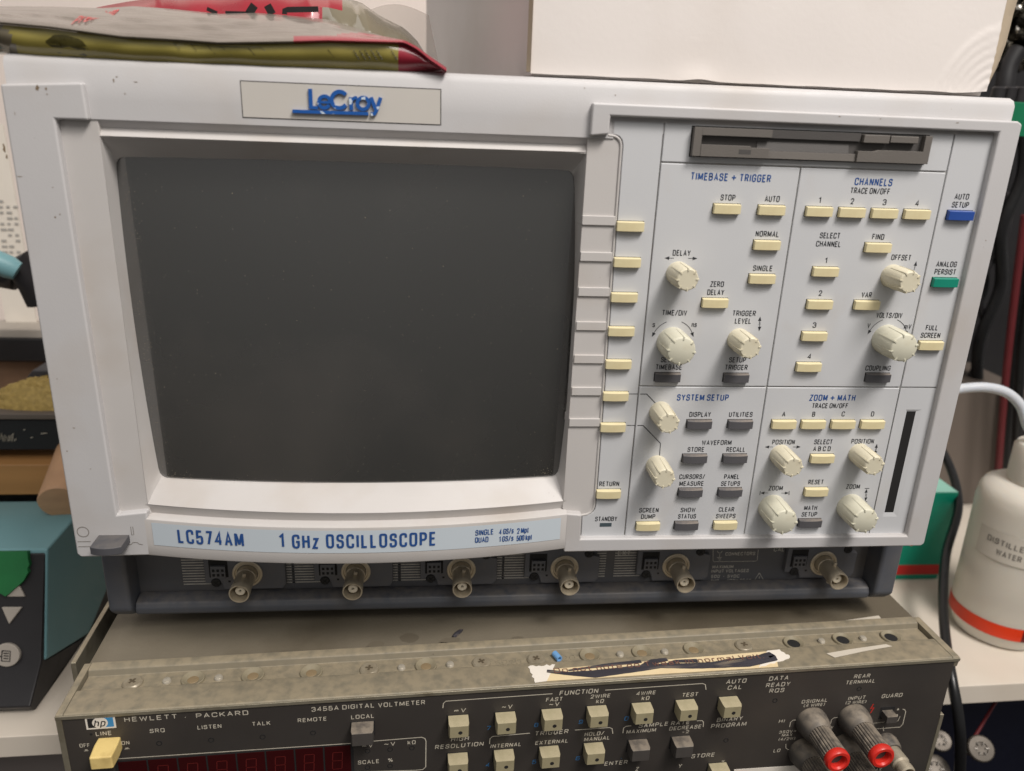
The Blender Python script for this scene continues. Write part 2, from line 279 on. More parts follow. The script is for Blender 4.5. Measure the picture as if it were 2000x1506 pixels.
# ================================================================ OSCILLOSCOPE
osc = thing('oscilloscope', (-48, 200, -138.5), 'white oscilloscope with large dark screen, cream keys and knobs, standing on the grey voltmeter', 'oscilloscope')
def P2(pts, y): return [(sy(u, v, y).x, sy(u, v, y).z) for u, v in pts]
b = MB(); b.prism([(-241, 120.5), (-236, 125), (138, 125), (143, 120.5), (143, -79), (-241, -79)], 26, 430); part('case_shell', b, m_case, osc, 1.2)
# upper front strip: rounded top edge, chamfer that looks down to the screen surround
b = MB(); b.prism([(9, 124.8), (4, 124.8), (1.2, 123.6), (0, 121.6), (0, 110), (9, 110)], -244, 145, axis=0)
b.prism([(9, 110), (0, 110), (0, 103.4), (3.2, 100.4), (9, 100.4)], -244, -20, axis=0)
part('upper_bezel', b, m_case, osc)
b = MB(); b.prism(P2([(1158, 202), (1158, 262), (1300, 262), (1300, 202)], 1), .6, 8); part('bezel_web', b, m_case, osc)
# left upright slab with the switch corner
LS = P2([(-1, 164), (160, 161), (172, 235), (107, 233), (228, 1006), (286, 1000), (296, 1085), (158, 1089), (150, 1083)], -3)
b = MB(); b.prism(LS, -3, 9); part('left_bezel', b, m_case, osc, .9, 3)
# right frame around the control panel
RF = P2([(1158, 200), (1990, 237), (1998, 243), (1806, 1062), (1799, 1067), (1101, 1079), (1105, 1003), (1137, 1006), (1134, 1053), (1772, 1047), (1952, 259), (1193, 227), (1190, 263), (1153, 266)], -3)
b = MB(); b.prism(RF, -3, 9); part('panel_frame', b, m_case, osc, .9, 3)
# sunken surround between the slabs and the screen
XL, XR, XC = -215.0, -30.2, -122.0
def wz(z): return max(.25, min(1, .25 + .75 * (98 - z) / 150))
def hump(x): t = (x - XC) / 93.5; return max(0, 1 - t * t)
s0 = [P2([(106, 233)], .5)[0], P2([(226, 1009)], .5)[0], (-213.4, -61.5), (-214.4, -56), (-214.2, 97.6), (-214.2, 103.5)]
b = MB(); b.prism(s0, .5, 8)
b.add([(-218, 3.4, 100.6), (-29, 3.4, 100.6), (-29, .5, 97.4), (-218, .5, 97.4)], [(0, 1, 2, 3)])
EL = P2([(1152, 266), (1190, 264), (1203, 266), (1208.5, 269), (1213.5, 275), (1215.5, 284), (1163, 985), (1160.5, 994), (1156, 1000), (1149, 1004), (1136, 1006), (1104, 1004)], .5) + [(-30.6, -60), (-30.4, -56.4), (-30.2, 97.9), (-30.2, 103)]
b.prism(EL, .5, 8); part('screen_surround', b, m_trim, osc, .3)
b = MB(); b.tube([Vector((x - .55, .35, z)) for x, z in EL[1:11]], .55, 8); part('edge_bead', b, m_trim, osc)
def ring(cs, y, bow, hb, n=26, cut=0):
    """closed rectangular loop through four corners with bowed sides; hb: how far the middle swells forward"""
    out = []
    for k in range(4):
        a = Vector(cs[k]); c = Vector(cs[(k + 1) % 4]); d = (c - a).normalized(); nn = Vector((-d[1], d[0]))
        for i in range(n):
            t = .5 - .5 * math.cos(math.pi * i / n); q = a.lerp(c, t) + nn * bow[k] * 4 * t * (1 - t)
            if cut: q = q + (Vector((XC, 20)) - q).normalized() * cut * (math.exp(-((q - a).length / 1.6) ** 1.3) + math.exp(-((q - c).length / 1.6) ** 1.3))
            out.append((q[0], y - hb * hump(q[0]) * wz(q[1]), q[1]))
    return out
oc = [(XL + .8, 97.6), (XR, 97.9), (XR - .2, -56.4), (XL + .6, -56)]
ic = [(p.x, p.z) for p in (sy(223, 306, 9), sy(1122, 333, 9), sy(1090, 931, 9), sy(312, 934, 9))]
mid = [((a[0] * .5 + c[0] * .5), (a[1] * .5 + c[1] * .5)) for a, c in zip(oc, ic)]
b = MB(); rows = [ring(oc, .5, (0, 0, 0, 0), 10), ring(mid, 4.7, (.4, 1.4, 0, .8), 8.5), ring(ic, 9, (.8, 3.0, 0, 1.8), 7, cut=1.5), ring(ic, 13, (.8, 3.0, 0, 1.8), 7, cut=1.5)]
b.grid(rows, closed=True); part('screen_bezel', b, m_trim, osc, fixn=True)
# lower bowed trim with its ledge
prof = [(.5, -56.2), (2.2, -60.8), (-2.3, -61.3), (-2.75, -61.6), (-2.9, -62.2), (-2.9, -74.2), (-2.9, -79.0), (-2.6, -79.6), (-1.9, -79.9), (6, -79.9)]
b = MB(); rows = []
for i in range(49):
    x = XL + (XR - XL) * i / 48; xx = x + 1.2 * (2 * i / 48 - 1) + .2
    rows.append([(xx, y - 10 * hump(xx), z) for y, z in prof])
b.grid(rows); part('lower_bezel', b, m_trim, osc)
lab = MB(); rows = []
for i in range(49):
    x = XL + 2.6 + (XR - XL - 4.0) * i / 48; rows.append([(x, -3.05 - 10 * hump(x), z) for z in (-62.9, -74.0)])
lab.grid(rows); lab_o = part('model_label', lab, m_label, osc)
def lab_text(mb, s, uc, vc, wpx, cap, bold=.0, space=1.0):
    x0 = at(uc, vc, 2, -68.5)
    for _ in range(6): x0 = sy(uc, vc, -3.2 - 10 * hump(x0.x))
    wd = wpx * (x0 - CAM).length / F_PX * .96
    vs, fs = text2d(s, wd, cap, bold, space)
    mb.add([(x0.x + a, -3.25 + l - 10 * hump(x0.x + a), x0.z + c) for a, c, l in vs], fs)
t = MB()
lab_text(t, 'LC574AM', 411, 1051, 124, 7.0, .002, 1.35)
lab_text(t, '1', 550, 1056, 9, 7.0, .002); lab_text(t, 'GHz', 597, 1058, 52, 7.0, .002, 1.35); lab_text(t, 'OSCILLOSCOPE', 744, 1056, 212, 7.0, .002, 1.35)
lab_text(t, 'SINGLE', 946, 1039.5, 36, 2.8, .0); lab_text(t, 'QUAD', 941, 1054, 27, 2.8, .0)
lab_text(t, '4 GS/s', 989, 1037.5, 30, 2.8, .0); lab_text(t, '2 Mpt', 1021, 1036, 24, 2.8, .0)
lab_text(t, '1 GS/s', 989, 1052, 29, 2.8, .0); lab_text(t, '500 kpt', 1024, 1050, 31, 2.8, .0)
part('printed_lettering', t, m_inkb, lab_o, fixn=False, smooth=False)
# badge
b = MB(); q = P2([(472, 160), (859.5, 174.5), (860.5, 242), (474.5, 229.5)], -.05); q = [(-156.5 if i in (0, 3) else -81.6, z) for i, (x, z) in enumerate(q)]
bz = (q[0][1] + q[1][1]) / 2, (q[2][1] + q[3][1]) / 2; bx = sy(473, 195, 0).x, sy(860, 208, 0).x
b.box(bx[0] - .35, bx[1] + .35, -.06, .5, bz[1] - .35, bz[0] + .35, 1); b.box(bx[0], bx[1], -.28, .4, bz[1], bz[0], 0)
badge = part('badge_plate', b, [m_badge, m_gap], osc)
def raised(s, uc, vc, wpx, cap, th, wt, y):
    p = sy(uc, vc, y); wd = wpx * (p - CAM).length / F_PX; vs, fs = text2d(s, wd, cap, wt=wt, space=.45)
    mb = MB()
    for f in fs:
        q = [(p.x + vs[i][0], y + vs[i][2] * 3, p.z + vs[i][1]) for i in f]; r = [(a, y + th, c) for a, _, c in q]
        mb.add(q + r, [(0, 1, 2, 3), (0, 4, 5, 1), (1, 5, 6, 2), (2, 6, 7, 3), (3, 7, 4, 0)])
    return mb
lg = MB(); LY = -1.1; _k = [0]
def lrib(pts, wpx, closed=False):
    """raised ribbon through points seen on the badge, closed=True for a ring"""
    _k[0] += 1; yy = LY - .03 * _k[0]; P_ = [sy(400 + a / 4, c / 4, LY) for a, c in pts]; w2 = wpx / 4 * (P_[0] - CAM).length / F_PX / 2; n = len(P_); F = []
    for i in range(n):
        a = P_[(i - 1) % n] if (closed or i) else P_[0]; c = P_[(i + 1) % n] if (closed or i < n - 1) else P_[-1]; t_ = (c - a).normalized(); nn = Vector((-t_.z, 0, t_.x)) * w2
        q = P_[i]; F.append([(q.x + nn.x, yy, q.z + nn.z), (q.x - nn.x, yy, q.z - nn.z), (q.x - nn.x, -.2, q.z - nn.z), (q.x + nn.x, -.2, q.z + nn.z)])
    if closed: F.append(F[0])
    lg.grid(F, closed=True, cap=not closed)
def larc(cx_, cy_, rx, ry, a0, a1, n=22): return [(cx_ + rx * math.cos(math.radians(a0 + (a1 - a0) * i / n)), cy_ - ry * math.sin(math.radians(a0 + (a1 - a0) * i / n))) for i in range(n + 1)]
lrib([(822, 694), (829, 848)], 26); lrib([(824, 838), (884, 843)], 22)
lrib(larc(934, 797, 44, 46, 0, 330), 24); lrib([(892, 797), (984, 801)], 17)
lrib(larc(1052, 780, 62, 64, 38, 322), 27)
lrib([(1139, 760), (1146, 861)], 26); lrib([(1142, 800), (1152, 776), (1172, 764), (1190, 764)], 22)
lrib(larc(1237, 808, 45, 46, 0, 343, 20), 25, True)
lrib([(1298, 760), (1336, 856)], 25); lrib([(1374, 762), (1342, 862), (1326, 890), (1296, 890)], 25)
lrib([(686, 869), (1278, 888)], 23)
part('raised_emblem', lg, m_logo, badge, smooth=False)
# screen glass
b = MB(); rows = []
for j in range(25):
    z = -53 + (95 + 53) * j / 24
    rows.append([(x, 10.2 - 7 * hump(x) * wz(z), z) for x in [-222 + (196) * i / 32 for i in range(33)]])
b.grid(rows); part('screen_glass', b, m_glass, osc, fixn=False)
b = MB(); rd = random.Random(5)
for i in range(620):
    k = i % 5
    x = -212 + abs(rd.gauss(0, 3)) if k < 2 else rd.uniform(-212, -34); z = rd.uniform(-47, 88)
    if k == 2: z = -48 + abs(rd.gauss(0, 2.5)); x = rd.choice([-208 + abs(rd.gauss(0, 6)), -35 - abs(rd.gauss(0, 6)), x])
    r_ = rd.uniform(.06, .16) * (1.6 if rd.random() < .06 else 1); y = 10.12 - 7 * hump(x) * wz(z); a = rd.uniform(0, 3); n0 = 5
    b.add([(x + r_ * math.cos(a + q * 1.257) * rd.uniform(.6, 1.4), y, z + r_ * math.sin(a + q * 1.257)) for q in range(n0)], [tuple(range(n0))])
o = part('dust', b, mat('pale_dust', (128, 120, 104), .8), osc, fixn=False, smooth=False); o['kind'] = 'stuff'
# ribs that lead from the screen to the keys
keyz = [69.5 - 14.78 * i for i in range(7)]
b = MB()
for i, kz in enumerate(keyz):
    c = kz + 1.9; e = sy(1204 - 5.5 * i, 432 + 66 * i, 0).x; e = sy(*[(1201, 436), (1195, 507), (1190, 575), (1184, 641), (1179, 707), (1174, 769), (1171, 829)][i], 0).x
    tt = (ic[1][1] - c) / (ic[1][1] - ic[2][1]); bw = 3.0 * 4 * tt * (1 - tt)
    b.prism([(-32.9 + bw, 8.7), (-30.7 + bw * .3, -.3), (e, -.3), (e, .7), (-29.4 + bw * .3, .9), (-31.4 + bw, 9.6)], c - 1.9, c + 1.9, axis=2)
part('guide_ribs', b, m_trim, osc, .25)
# panel plates with the grooves between them
x1, x2, x3, xr = 0.0, 58.6, 121.9, 139.6; zt, zf, zm, zb = 111.6, 95.0, 0.0, -76.6; g = .24
b = MB(); b.prism([(x1 - 3, zt), (xr, zt), (xr, zb), (x1 - 3, zb)], .9, 8)
KL = P2([(1195, 229), (1192, 262), (1204, 264), (1210, 267), (1215, 273), (1217, 283), (1164.5, 985), (1162, 995), (1158, 1001), (1151, 1005), (1137, 1007), (1135, 1052)], 0)
b.prism(KL + [(x1, zb), (x1, zt)], .9, 8); part('panel_backing', b, m_groove, osc)
plates = [('softkey_panel', KL + [(x1 - g, zb), (x1 - g, zt)]), ('drive_panel', [(x1 + g, zf + g), (x3 - g, zf + g), (x3 - g, zt), (x1 + g, zt)]),
          ('timebase_panel', [(x1 + g, zm + g), (x2 - g, zm + g), (x2 - g, zf - g), (x1 + g, zf - g)]), ('channels_panel', [(x2 + g, zm + g), (x3 - g, zm + g), (x3 - g, zf - g), (x2 + g, zf - g)]),
          ('side_panel', [(x3 + g, zm + g), (xr, zm + g), (xr, zt), (x3 + g, zt)]), ('setup_panel', [(x1 + g, zb), (x2 - g, zb), (x2 - g, zm - g), (x1 + g, zm - g)]),
          ('math_panel', [(x2 + g, zb), (x3 - g, zb), (x3 - g, zm - g), (x2 + g, zm - g)])]
PL = {}
for nm, poly in plates:
    b = MB(); b.prism(poly, 0, 1.2); PL[nm] = part(nm, b, m_panel, osc, .4, 3)
# lower right plate with the card slot cut through it
sl = P2([(1771, 800), (1800, 800), (1753, 1009), (1722, 1009)], 0); sx0 = (sl[0][0] + sl[3][0]) / 2; sx1 = (sl[1][0] + sl[2][0]) / 2; sz1 = sl[0][1]; sz0 = sl[2][1]
b = MB(); b.prism([(x3 + g, zb), (xr, zb), (xr, sz0), (x3 + g, sz0)], 0, 1.2); b.prism([(x3 + g, sz1), (xr, sz1), (xr, zm - g), (x3 + g, zm - g)], 0, 1.2)
b.prism([(x3 + g, sz0), (sx0, sz0), (sx0, sz1), (x3 + g, sz1)], 0, 1.2); b.prism([(sx1, sz0), (xr, sz0), (xr, sz1), (sx1, sz1)], 0, 1.2)
o = part('card_slot_panel', b, m_panel, osc); PL['card_slot_panel'] = o
b = MB(); i1 = 2.2
b.box(sx0 + .6, sx1 - .6, .4, .7, sz0 + .6, sz1 - .6, 0)
b.add([(sx0, 0, sz0), (sx1, 0, sz0), (sx1, 0, sz1), (sx0, 0, sz1), (sx0 + .8, .35, sz0 + i1), (sx1 - 2.4, .35, sz0 + i1), (sx1 - 2.4, .35, sz1 - 1), (sx0 + .8, .35, sz1 - 1)], [(0, 1, 5, 4), (1, 2, 6, 5), (2, 3, 7, 6), (3, 0, 4, 7)], 1)
part('card_slot', b, [m_gap, m_panel], o, smooth=False)
# ---- keys
def key_mesh(name, m, wd=11.3, hg=4.1, dp=1.9):
    b = MB(); n = 8; R = []
    for i in range(n + 1):
        x = -wd / 2 + wd * i / n; yf = -dp - .5 * (1 - (2 * x / wd) ** 2)
        R.append([(x, .3, -hg / 2), (x, yf, -hg / 2 + .1), (x, yf - .05, hg / 2 - .3), (x, .3, hg / 2)])
    b.grid(R, 0, True, True)
    b.box(-wd / 2 - .35, wd / 2 + .3, -.05, .3, -hg / 2 - .2, hg / 2 + .22, 1)
    return mesh(b, name, [m, m_gap], Vector((0, 0, 0)))
KM = {'c': key_mesh('key', m_cream), 'd': key_mesh('key', m_darkkey), 'b': key_mesh('key', m_blue), 'g': key_mesh('key', m_green)}
KLAB = {'c': None, 'd': 'dark grey key', 'b': 'blue key', 'g': 'green key'}
def keypos(u, v): p = sy(u, v, -1.1); return p.x, p.z
row = lambda pts: [keypos(u, v) for u, v in pts]
KEYS = []
for kz, u in zip(keyz, (1235, 1228.5, 1222.5, 1216.5, 1210.5, 1204.5, 1200.5)): KEYS.append((keypos(u, 440)[0] if False else -10.4, kz, 'c', 'softkey_panel'))
def kk(kind, panel, pts):
    zz = sum(keypos(u, v)[1] for u, v in pts) / len(pts)
    for u, v in pts: KEYS.append((keypos(u, v)[0], zz, kind, panel))
kk('c', 'softkey_panel', [(1188.5, 965)]); kk('c', 'timebase_panel', [(1420, 408), (1507, 411)]); kk('c', 'timebase_panel', [(1498, 479)]); kk('c', 'timebase_panel', [(1488.5, 545)]); kk('c', 'timebase_panel', [(1396.5, 592)])
kk('c', 'channels_panel', [(1600, 413), (1664, 415.5), (1727.5, 417.5), (1791, 419)])
for p in ((1715, 484), (1612.5, 531), (1601, 595), (1590.5, 657), (1579.5, 717), (1693, 596)): kk('c', 'channels_panel', [p])
kk('c', 'side_panel', [(1818, 675)]); kk('b', 'side_panel', [(1876, 421)]); kk('g', 'side_panel', [(1846, 552)])
kk('c', 'math_panel', [(1531, 829), (1588.5, 829), (1646.5, 829), (1704, 829)]); kk('c', 'math_panel', [(1606, 896)]); kk('c', 'math_panel', [(1594, 961)])
kk('d', 'math_panel', [(1582, 1022)]); kk('c', 'setup_panel', [(1265.5, 1028)]); kk('c', 'setup_panel', [(1416.5, 1026)]); kk('d', 'setup_panel', [(1340.5, 1027)])
kk('d', 'timebase_panel', [(1304, 738), (1438, 738)]); kk('d', 'channels_panel', [(1715, 738)]); kk('d', 'setup_panel', [(1366, 829), (1446, 829)])
kk('d', 'setup_panel', [(1357, 896), (1435.5, 896)]); kk('d', 'setup_panel', [(1348.5, 962), (1426, 962)])
for x, z, k, pn in KEYS: put('key', KM[k], osc, (x, 0, z), .35, 2, KLAB[k])
# ---- knobs
def knob_mesh(r0, r1, ln, m, name):
    b = MB(); b.lathe([(r0, -.2), (r0, .6), (r0 * .985, ln * .45), (r1 * 1.02, ln - .9), (r1 * .97, ln - .25), (r1 * .9, ln)], (0, 0, 0), seg=40)
    for k in range(8):
        a = 2 * math.pi * (k + .35) / 8; ca, sa = math.cos(a), math.sin(a); R = Matrix(((ca, 0, -sa), (0, 1, 0), (sa, 0, ca)))
        b.prism([(r0 * .9, -2.8), (r0 + .12, -3.2), (r1 + .38, -ln + .7), (r1 + .15, -ln - .25), (r1 - 1.1, -ln - .25), (r1 - 1.2, -ln + .3)], -.26, .26, axis=2)
        nb = b.v[-12:]; b.v[-12:] = [R @ Vector((p[0], p[1], p[2])) for p in nb]
    return mesh(b, name, m, Vector((0, 0, 0)))
KS = knob_mesh(5.0, 4.55, 14.0, m_knob, 'knob'); KB = knob_mesh(6.6, 6.05, 14.6, m_knob2, 'knob')
for i, (u, v, big) in enumerate([(1344, 547, 0), (1466.5, 681, 0), (1779, 552, 0), (1307, 828, 0), (1299, 936, 0), (1550, 914, 0), (1709, 911, 0), (1331, 686, 1), (1766, 680, 1), (1532, 1020, 1), (1690, 1018, 1)]):
    p = sy(u, v, -14.4); o = put('knob', KB if big else KS, osc, (p.x, 0, p.z)); o.rotation_euler = (0, random.uniform(0, .7), 0)
    if big: o['label'] = 'large grey green knob'
# ---- printing on the panel
YI = -.07
def ptext(mb, s, u, v, wpx, hpx, bold=.006, m=0, y=YI, cap=None, space=1.0):
    p = sy(u, v, y); a = sy(u - wpx / 2, v, y); c = sy(u + wpx / 2, v, y); t_ = sy(u, v - hpx / 2, y); bt = sy(u, v + hpx / 2, y)
    vs, fs = text2d(s, abs(c.x - a.x), cap or abs(t_.z - bt.z), bold, space)
    mb.add([(p.x + q, y + l, p.z + r) for q, r, l in vs], fs, m)
def pxz(u, v): p = sy(u, v, YI); return p.x, p.z
T = {k: MB() for k in PL}
C = 2.45
for pn, s, u, v, w_ in [('timebase_panel', 'STOP', 1422, 386, 29), ('timebase_panel', 'AUTO', 1508.5, 388.5, 29), ('timebase_panel', 'NORMAL', 1498.5, 457, 45), ('timebase_panel', 'SINGLE', 1489.5, 524, 38), ('timebase_panel', 'DELAY', 1331.5, 494, 35),
    ('timebase_panel', 'ZERO', 1400.5, 555, 27), ('timebase_panel', 'DELAY', 1398, 571, 33), ('timebase_panel', 'TIME/DIV', 1318, 611, 48), ('timebase_panel', 'TRIGGER', 1454, 612, 45), ('timebase_panel', 'LEVEL', 1451, 627, 31),
    ('timebase_panel', 'SETUP', 1307, 702.5, 32), ('timebase_panel', 'TIMEBASE', 1306.5, 717, 50), ('timebase_panel', 'SETUP', 1440.5, 703, 33), ('timebase_panel', 'TRIGGER', 1438.5, 717.5, 43),
    ('channels_panel', 'TRACE ON/OFF', 1700, 373, 76), ('channels_panel', '1', 1601.5, 391, 4), ('channels_panel', '2', 1664.5, 393, 7), ('channels_panel', '3', 1728, 395, 7), ('channels_panel', '4', 1791, 397, 7),
    ('channels_panel', 'SELECT', 1621, 460, 39), ('channels_panel', 'CHANNEL', 1618, 476.5, 48), ('channels_panel', 'FIND', 1715.5, 462.5, 24), ('channels_panel', 'OFFSET', 1760, 503, 38), ('channels_panel', 'VAR', 1693, 576, 20),
    ('channels_panel', '1', 1613.5, 509, 4), ('channels_panel', '2', 1602, 572.5, 7), ('channels_panel', '3', 1591, 635, 7), ('channels_panel', '4', 1580.5, 696, 7), ('channels_panel', 'VOLTS/DIV', 1737, 616, 51), ('channels_panel', 'COUPLING', 1715, 719, 49),
    ('side_panel', 'AUTO', 1879, 384, 28), ('side_panel', 'SETUP', 1876, 400, 33), ('side_panel', 'ANALOG', 1849, 516, 40), ('side_panel', 'PERSIST', 1846, 531, 41), ('side_panel', 'FULL', 1820, 640, 23), ('side_panel', 'SCREEN', 1817.5, 655, 38),
    ('softkey_panel', 'RETURN', 1190, 945, 39), ('softkey_panel', 'STANDBY', 1184, 1013.5, 43),
    ('setup_panel', 'DISPLAY', 1367.5, 809.5, 42), ('setup_panel', 'UTILITIES', 1447, 809.5, 46), ('setup_panel', 'WAVEFORM', 1400, 864.5, 57), ('setup_panel', 'STORE', 1359, 878, 32), ('setup_panel', 'RECALL', 1437, 878, 36),
    ('setup_panel', 'CURSORS/', 1352, 931, 50), ('setup_panel', 'MEASURE', 1350.5, 944.5, 47), ('setup_panel', 'PANEL', 1429, 931, 29), ('setup_panel', 'SETUPS', 1427, 944.5, 37),
    ('setup_panel', 'SCREEN', 1267.5, 996.5, 38), ('setup_panel', 'DUMP', 1266, 1009, 28), ('setup_panel', 'SHOW', 1344, 996, 29), ('setup_panel', 'STATUS', 1342, 1008.5, 35), ('setup_panel', 'CLEAR', 1419, 995, 30), ('setup_panel', 'SWEEPS', 1417.5, 1008, 38),
    ('math_panel', 'TRACE ON/OFF', 1621.5, 792.5, 69), ('math_panel', 'A', 1531, 809, 7), ('math_panel', 'B', 1589.5, 809, 6), ('math_panel', 'C', 1647, 808.5, 6), ('math_panel', 'D', 1704.5, 808.5, 6),
    ('math_panel', 'POSITION', 1530.5, 863.5, 44), ('math_panel', 'SELECT', 1608, 863, 35), ('math_panel', 'A B C D', 1605.5, 876.5, 34), ('math_panel', 'POSITION', 1685, 862, 44), ('math_panel', 'ZOOM', 1515, 953.5, 28), ('math_panel', 'RESET', 1593.5, 941.5, 29),
    ('math_panel', 'ZOOM', 1666, 950.5, 27), ('math_panel', 'MATH', 1583.5, 992, 25), ('math_panel', 'SETUP', 1581, 1004.5, 30)]:
    ptext(T[pn], s, u, v, w_, 0, cap=C, bold=.004)
for pn, s, u, v, w_ in [('timebase_panel', 's', 1277, 634, 5), ('timebase_panel', 'ns', 1356, 634, 10), ('channels_panel', 'V', 1697, 636, 6), ('channels_panel', 'mV', 1773, 638, 14)]: ptext(T[pn], s, u, v, w_, 0, cap=2.3, bold=.004)
for pn, s, u, v, w_ in [('timebase_panel', 'TIMEBASE + TRIGGER', 1428.5, 346.5, 156), ('channels_panel', 'CHANNELS', 1706.5, 355.5, 74), ('setup_panel', 'SYSTEM SETUP', 1373, 776.5, 101), ('math_panel', 'ZOOM + MATH', 1626, 777, 90)]:
    ptext(T[pn], s, u, v, w_, 0, cap=3.05, bold=.008, m=1, space=1.12)
def arr(pn, u, v, dx, dz, ln): x, z = pxz(u, v); ink_arrow(T[pn], x, z, dx, dz, ln, YI)
arr('timebase_panel', 1298, 504, -1, 0, 4); arr('timebase_panel', 1362, 505, 1, 0, 4); arr('timebase_panel', 1485, 618, 0, 1, 4); arr('timebase_panel', 1482.5, 647, 0, -1, 4)
arr('channels_panel', 1790, 510, .06, 1, 7); arr('math_panel', 1494, 873, -1, 0, 3.8); arr('math_panel', 1564, 873, 1, 0, 3.8); arr('math_panel', 1713, 867, 0, 1, 4); arr('math_panel', 1709, 889, 0, -1, 4)
arr('math_panel', 1485, 963, -1, 0, 3.8); arr('math_panel', 1541, 963, 1, 0, 3.8); arr('math_panel', 1693, 955, 0, 1, 4); arr('math_panel', 1690, 979, 0, -1, 4)
for pn, a_, b_ in [('math_panel', (1485, 959), (1484, 967)), ('math_panel', (1541.5, 959), (1541, 967)), ('math_panel', (1689, 954), (1698, 954)), ('math_panel', (1686, 980), (1694, 980)), ('softkey_panel', (1228, 769.5), (1246, 769.5)), ('softkey_panel', (1224, 830.8), (1241, 831))]:
    ink_line(T[pn], [pxz(*a_), pxz(*b_)], .3, YI)
ink_line(T['setup_panel'], [pxz(*q) for q in ((1250.5, 769.7), (1263, 769.7), (1300, 808))], .38, YI)
ink_line(T['setup_panel'], [pxz(*q) for q in ((1245, 831), (1256, 831), (1290, 866), (1287, 905))], .38, YI)
def arc(pn, cx_, cz_, r, a0, a1, head):
    pts = [(cx_ + r * math.cos(math.radians(a0 + (a1 - a0) * i / 12)), cz_ + r * math.sin(math.radians(a0 + (a1 - a0) * i / 12))) for i in range(13)]
    ink_line(T[pn], pts, .25, YI)
    if head: d = Vector(pts[-1]) - Vector(pts[-2]); d.normalize(); e = Vector(pts[-1]) + d * 1.8; ink_arrow(T[pn], e[0], e[1], d[0], d[1], 2, YI, .8)
kx, kz_ = sy(1331, 686, -14.4).x, sy(1331, 686, -14.4).z
arc('timebase_panel', kx + .3, kz_ + .2, 9.2, 112, 158, 1); arc('timebase_panel', kx + .3, kz_ + .2, 9.2, 70, 24, 1)
kx, kz_ = sy(1766, 680, -14.4).x, sy(1766, 680, -14.4).z
arc('channels_panel', kx + .3, kz_ + .2, 9.2, 112, 158, 1); arc('channels_panel', kx + .3, kz_ + .2, 9.2, 70, 20, 1)
for k, mb in T.items():
    if mb.v: part('printed_lettering', mb, [m_ink, m_inkb], PL[k], fixn=False, smooth=False)
x, z = pxz(1183, 1025); b = MB(); b.box(x - 2.8, x + 2.8, -.12, .3, z - .95, z + .95); part('standby_light', b, mat('led_window', (72, 84, 90), .3, var=.1), osc)
# ---- floppy drive
dq = P2([(1353, 247), (1813, 266), (1804, 321), (1347.5, 303)], 0); fx0 = (dq[0][0] + dq[3][0]) / 2; fx1 = (dq[1][0] + dq[2][0]) / 2; fz1 = (dq[0][1] + dq[1][1]) / 2; fz0 = (dq[2][1] + dq[3][1]) / 2
b = MB(); W_ = fx1 - fx0
b.box(fx0 - .4, fx1 + .4, -.12, .3, fz0 - .4, fz1 + .4, 2)
b.box(fx0, fx1, -.4, .1, fz0, fz1, 1)                                   # inner field
b.box(fx0, fx0 + 3.2, -3.0, 0, fz0, fz1, 0); b.box(fx1 - 3.0, fx1, -3.0, 0, fz0, fz1, 0)
b.box(fx0 + 3.2, fx0 + W_ * .32, -3.0, 0, fz1 - 3.0, fz1, 0); b.box(fx0 + W_ * .32, fx0 + W_ * .70, -1.6, 0, fz1 - 3.2, fz1, 1)
b.prism([(fx0 + 3.2, fz0), (fx0 + W_ * .315, fz0), (fx0 + W_ * .315, fz0 + 3.9), (fx0 + W_ * .24, fz0 + 3.9), (fx0 + W_ * .235, fz0 + 4.5), (fx0 + 3.2, fz0 + 4.5)], -3.2, 0, 0)
b.prism([(fx0 + W_ * .69, fz0), (fx1 - 3, fz0), (fx1 - 3, fz0 + 4.8), (fx0 + W_ * .78, fz0 + 4.8), (fx0 + W_ * .76, fz0 + 4.2), (fx0 + W_ * .69, fz0 + 4.2)], -3.2, 0, 0)
b.prism([(-2.2, fz0), (-1.9, fz0 + 2.9), (0, fz0 + 2.9), (0, fz0)], fx0 + W_ * .315, fx0 + W_ * .69, 0, axis=0)
b.prism([(-1.5, fz0 + 2.9), (-.5, fz0 + 6.4), (-.3, fz0 + 6.4), (-.3, fz0 + 2.9)], fx0 + W_ * .27, fx0 + W_ * .66, 1, axis=0)
drv = part('floppy_drive', b, [m_drive, m_drive2, m_gap], osc, .25)
b = MB(); b.box(fx0 + W_ * .705, fx0 + W_ * .815, -3.4, -.2, fz1 - 3.6, fz1 - .4); part('catch', b, m_drive, drv, .3); b = MB(); b.box(fx0 + W_ * .82, fx0 + W_ * .94, -3.2, -.2, fz1 - 3.2, fz1 - .5); part('eject_button', b, m_drive, drv, .3)
b = MB(); b.box(fx0 + W_ * .19, fx0 + W_ * .24, -3.26, -3.1, fz0 + 1.4, fz0 + 3.1); part('activity_light', b, m_drive2, drv)
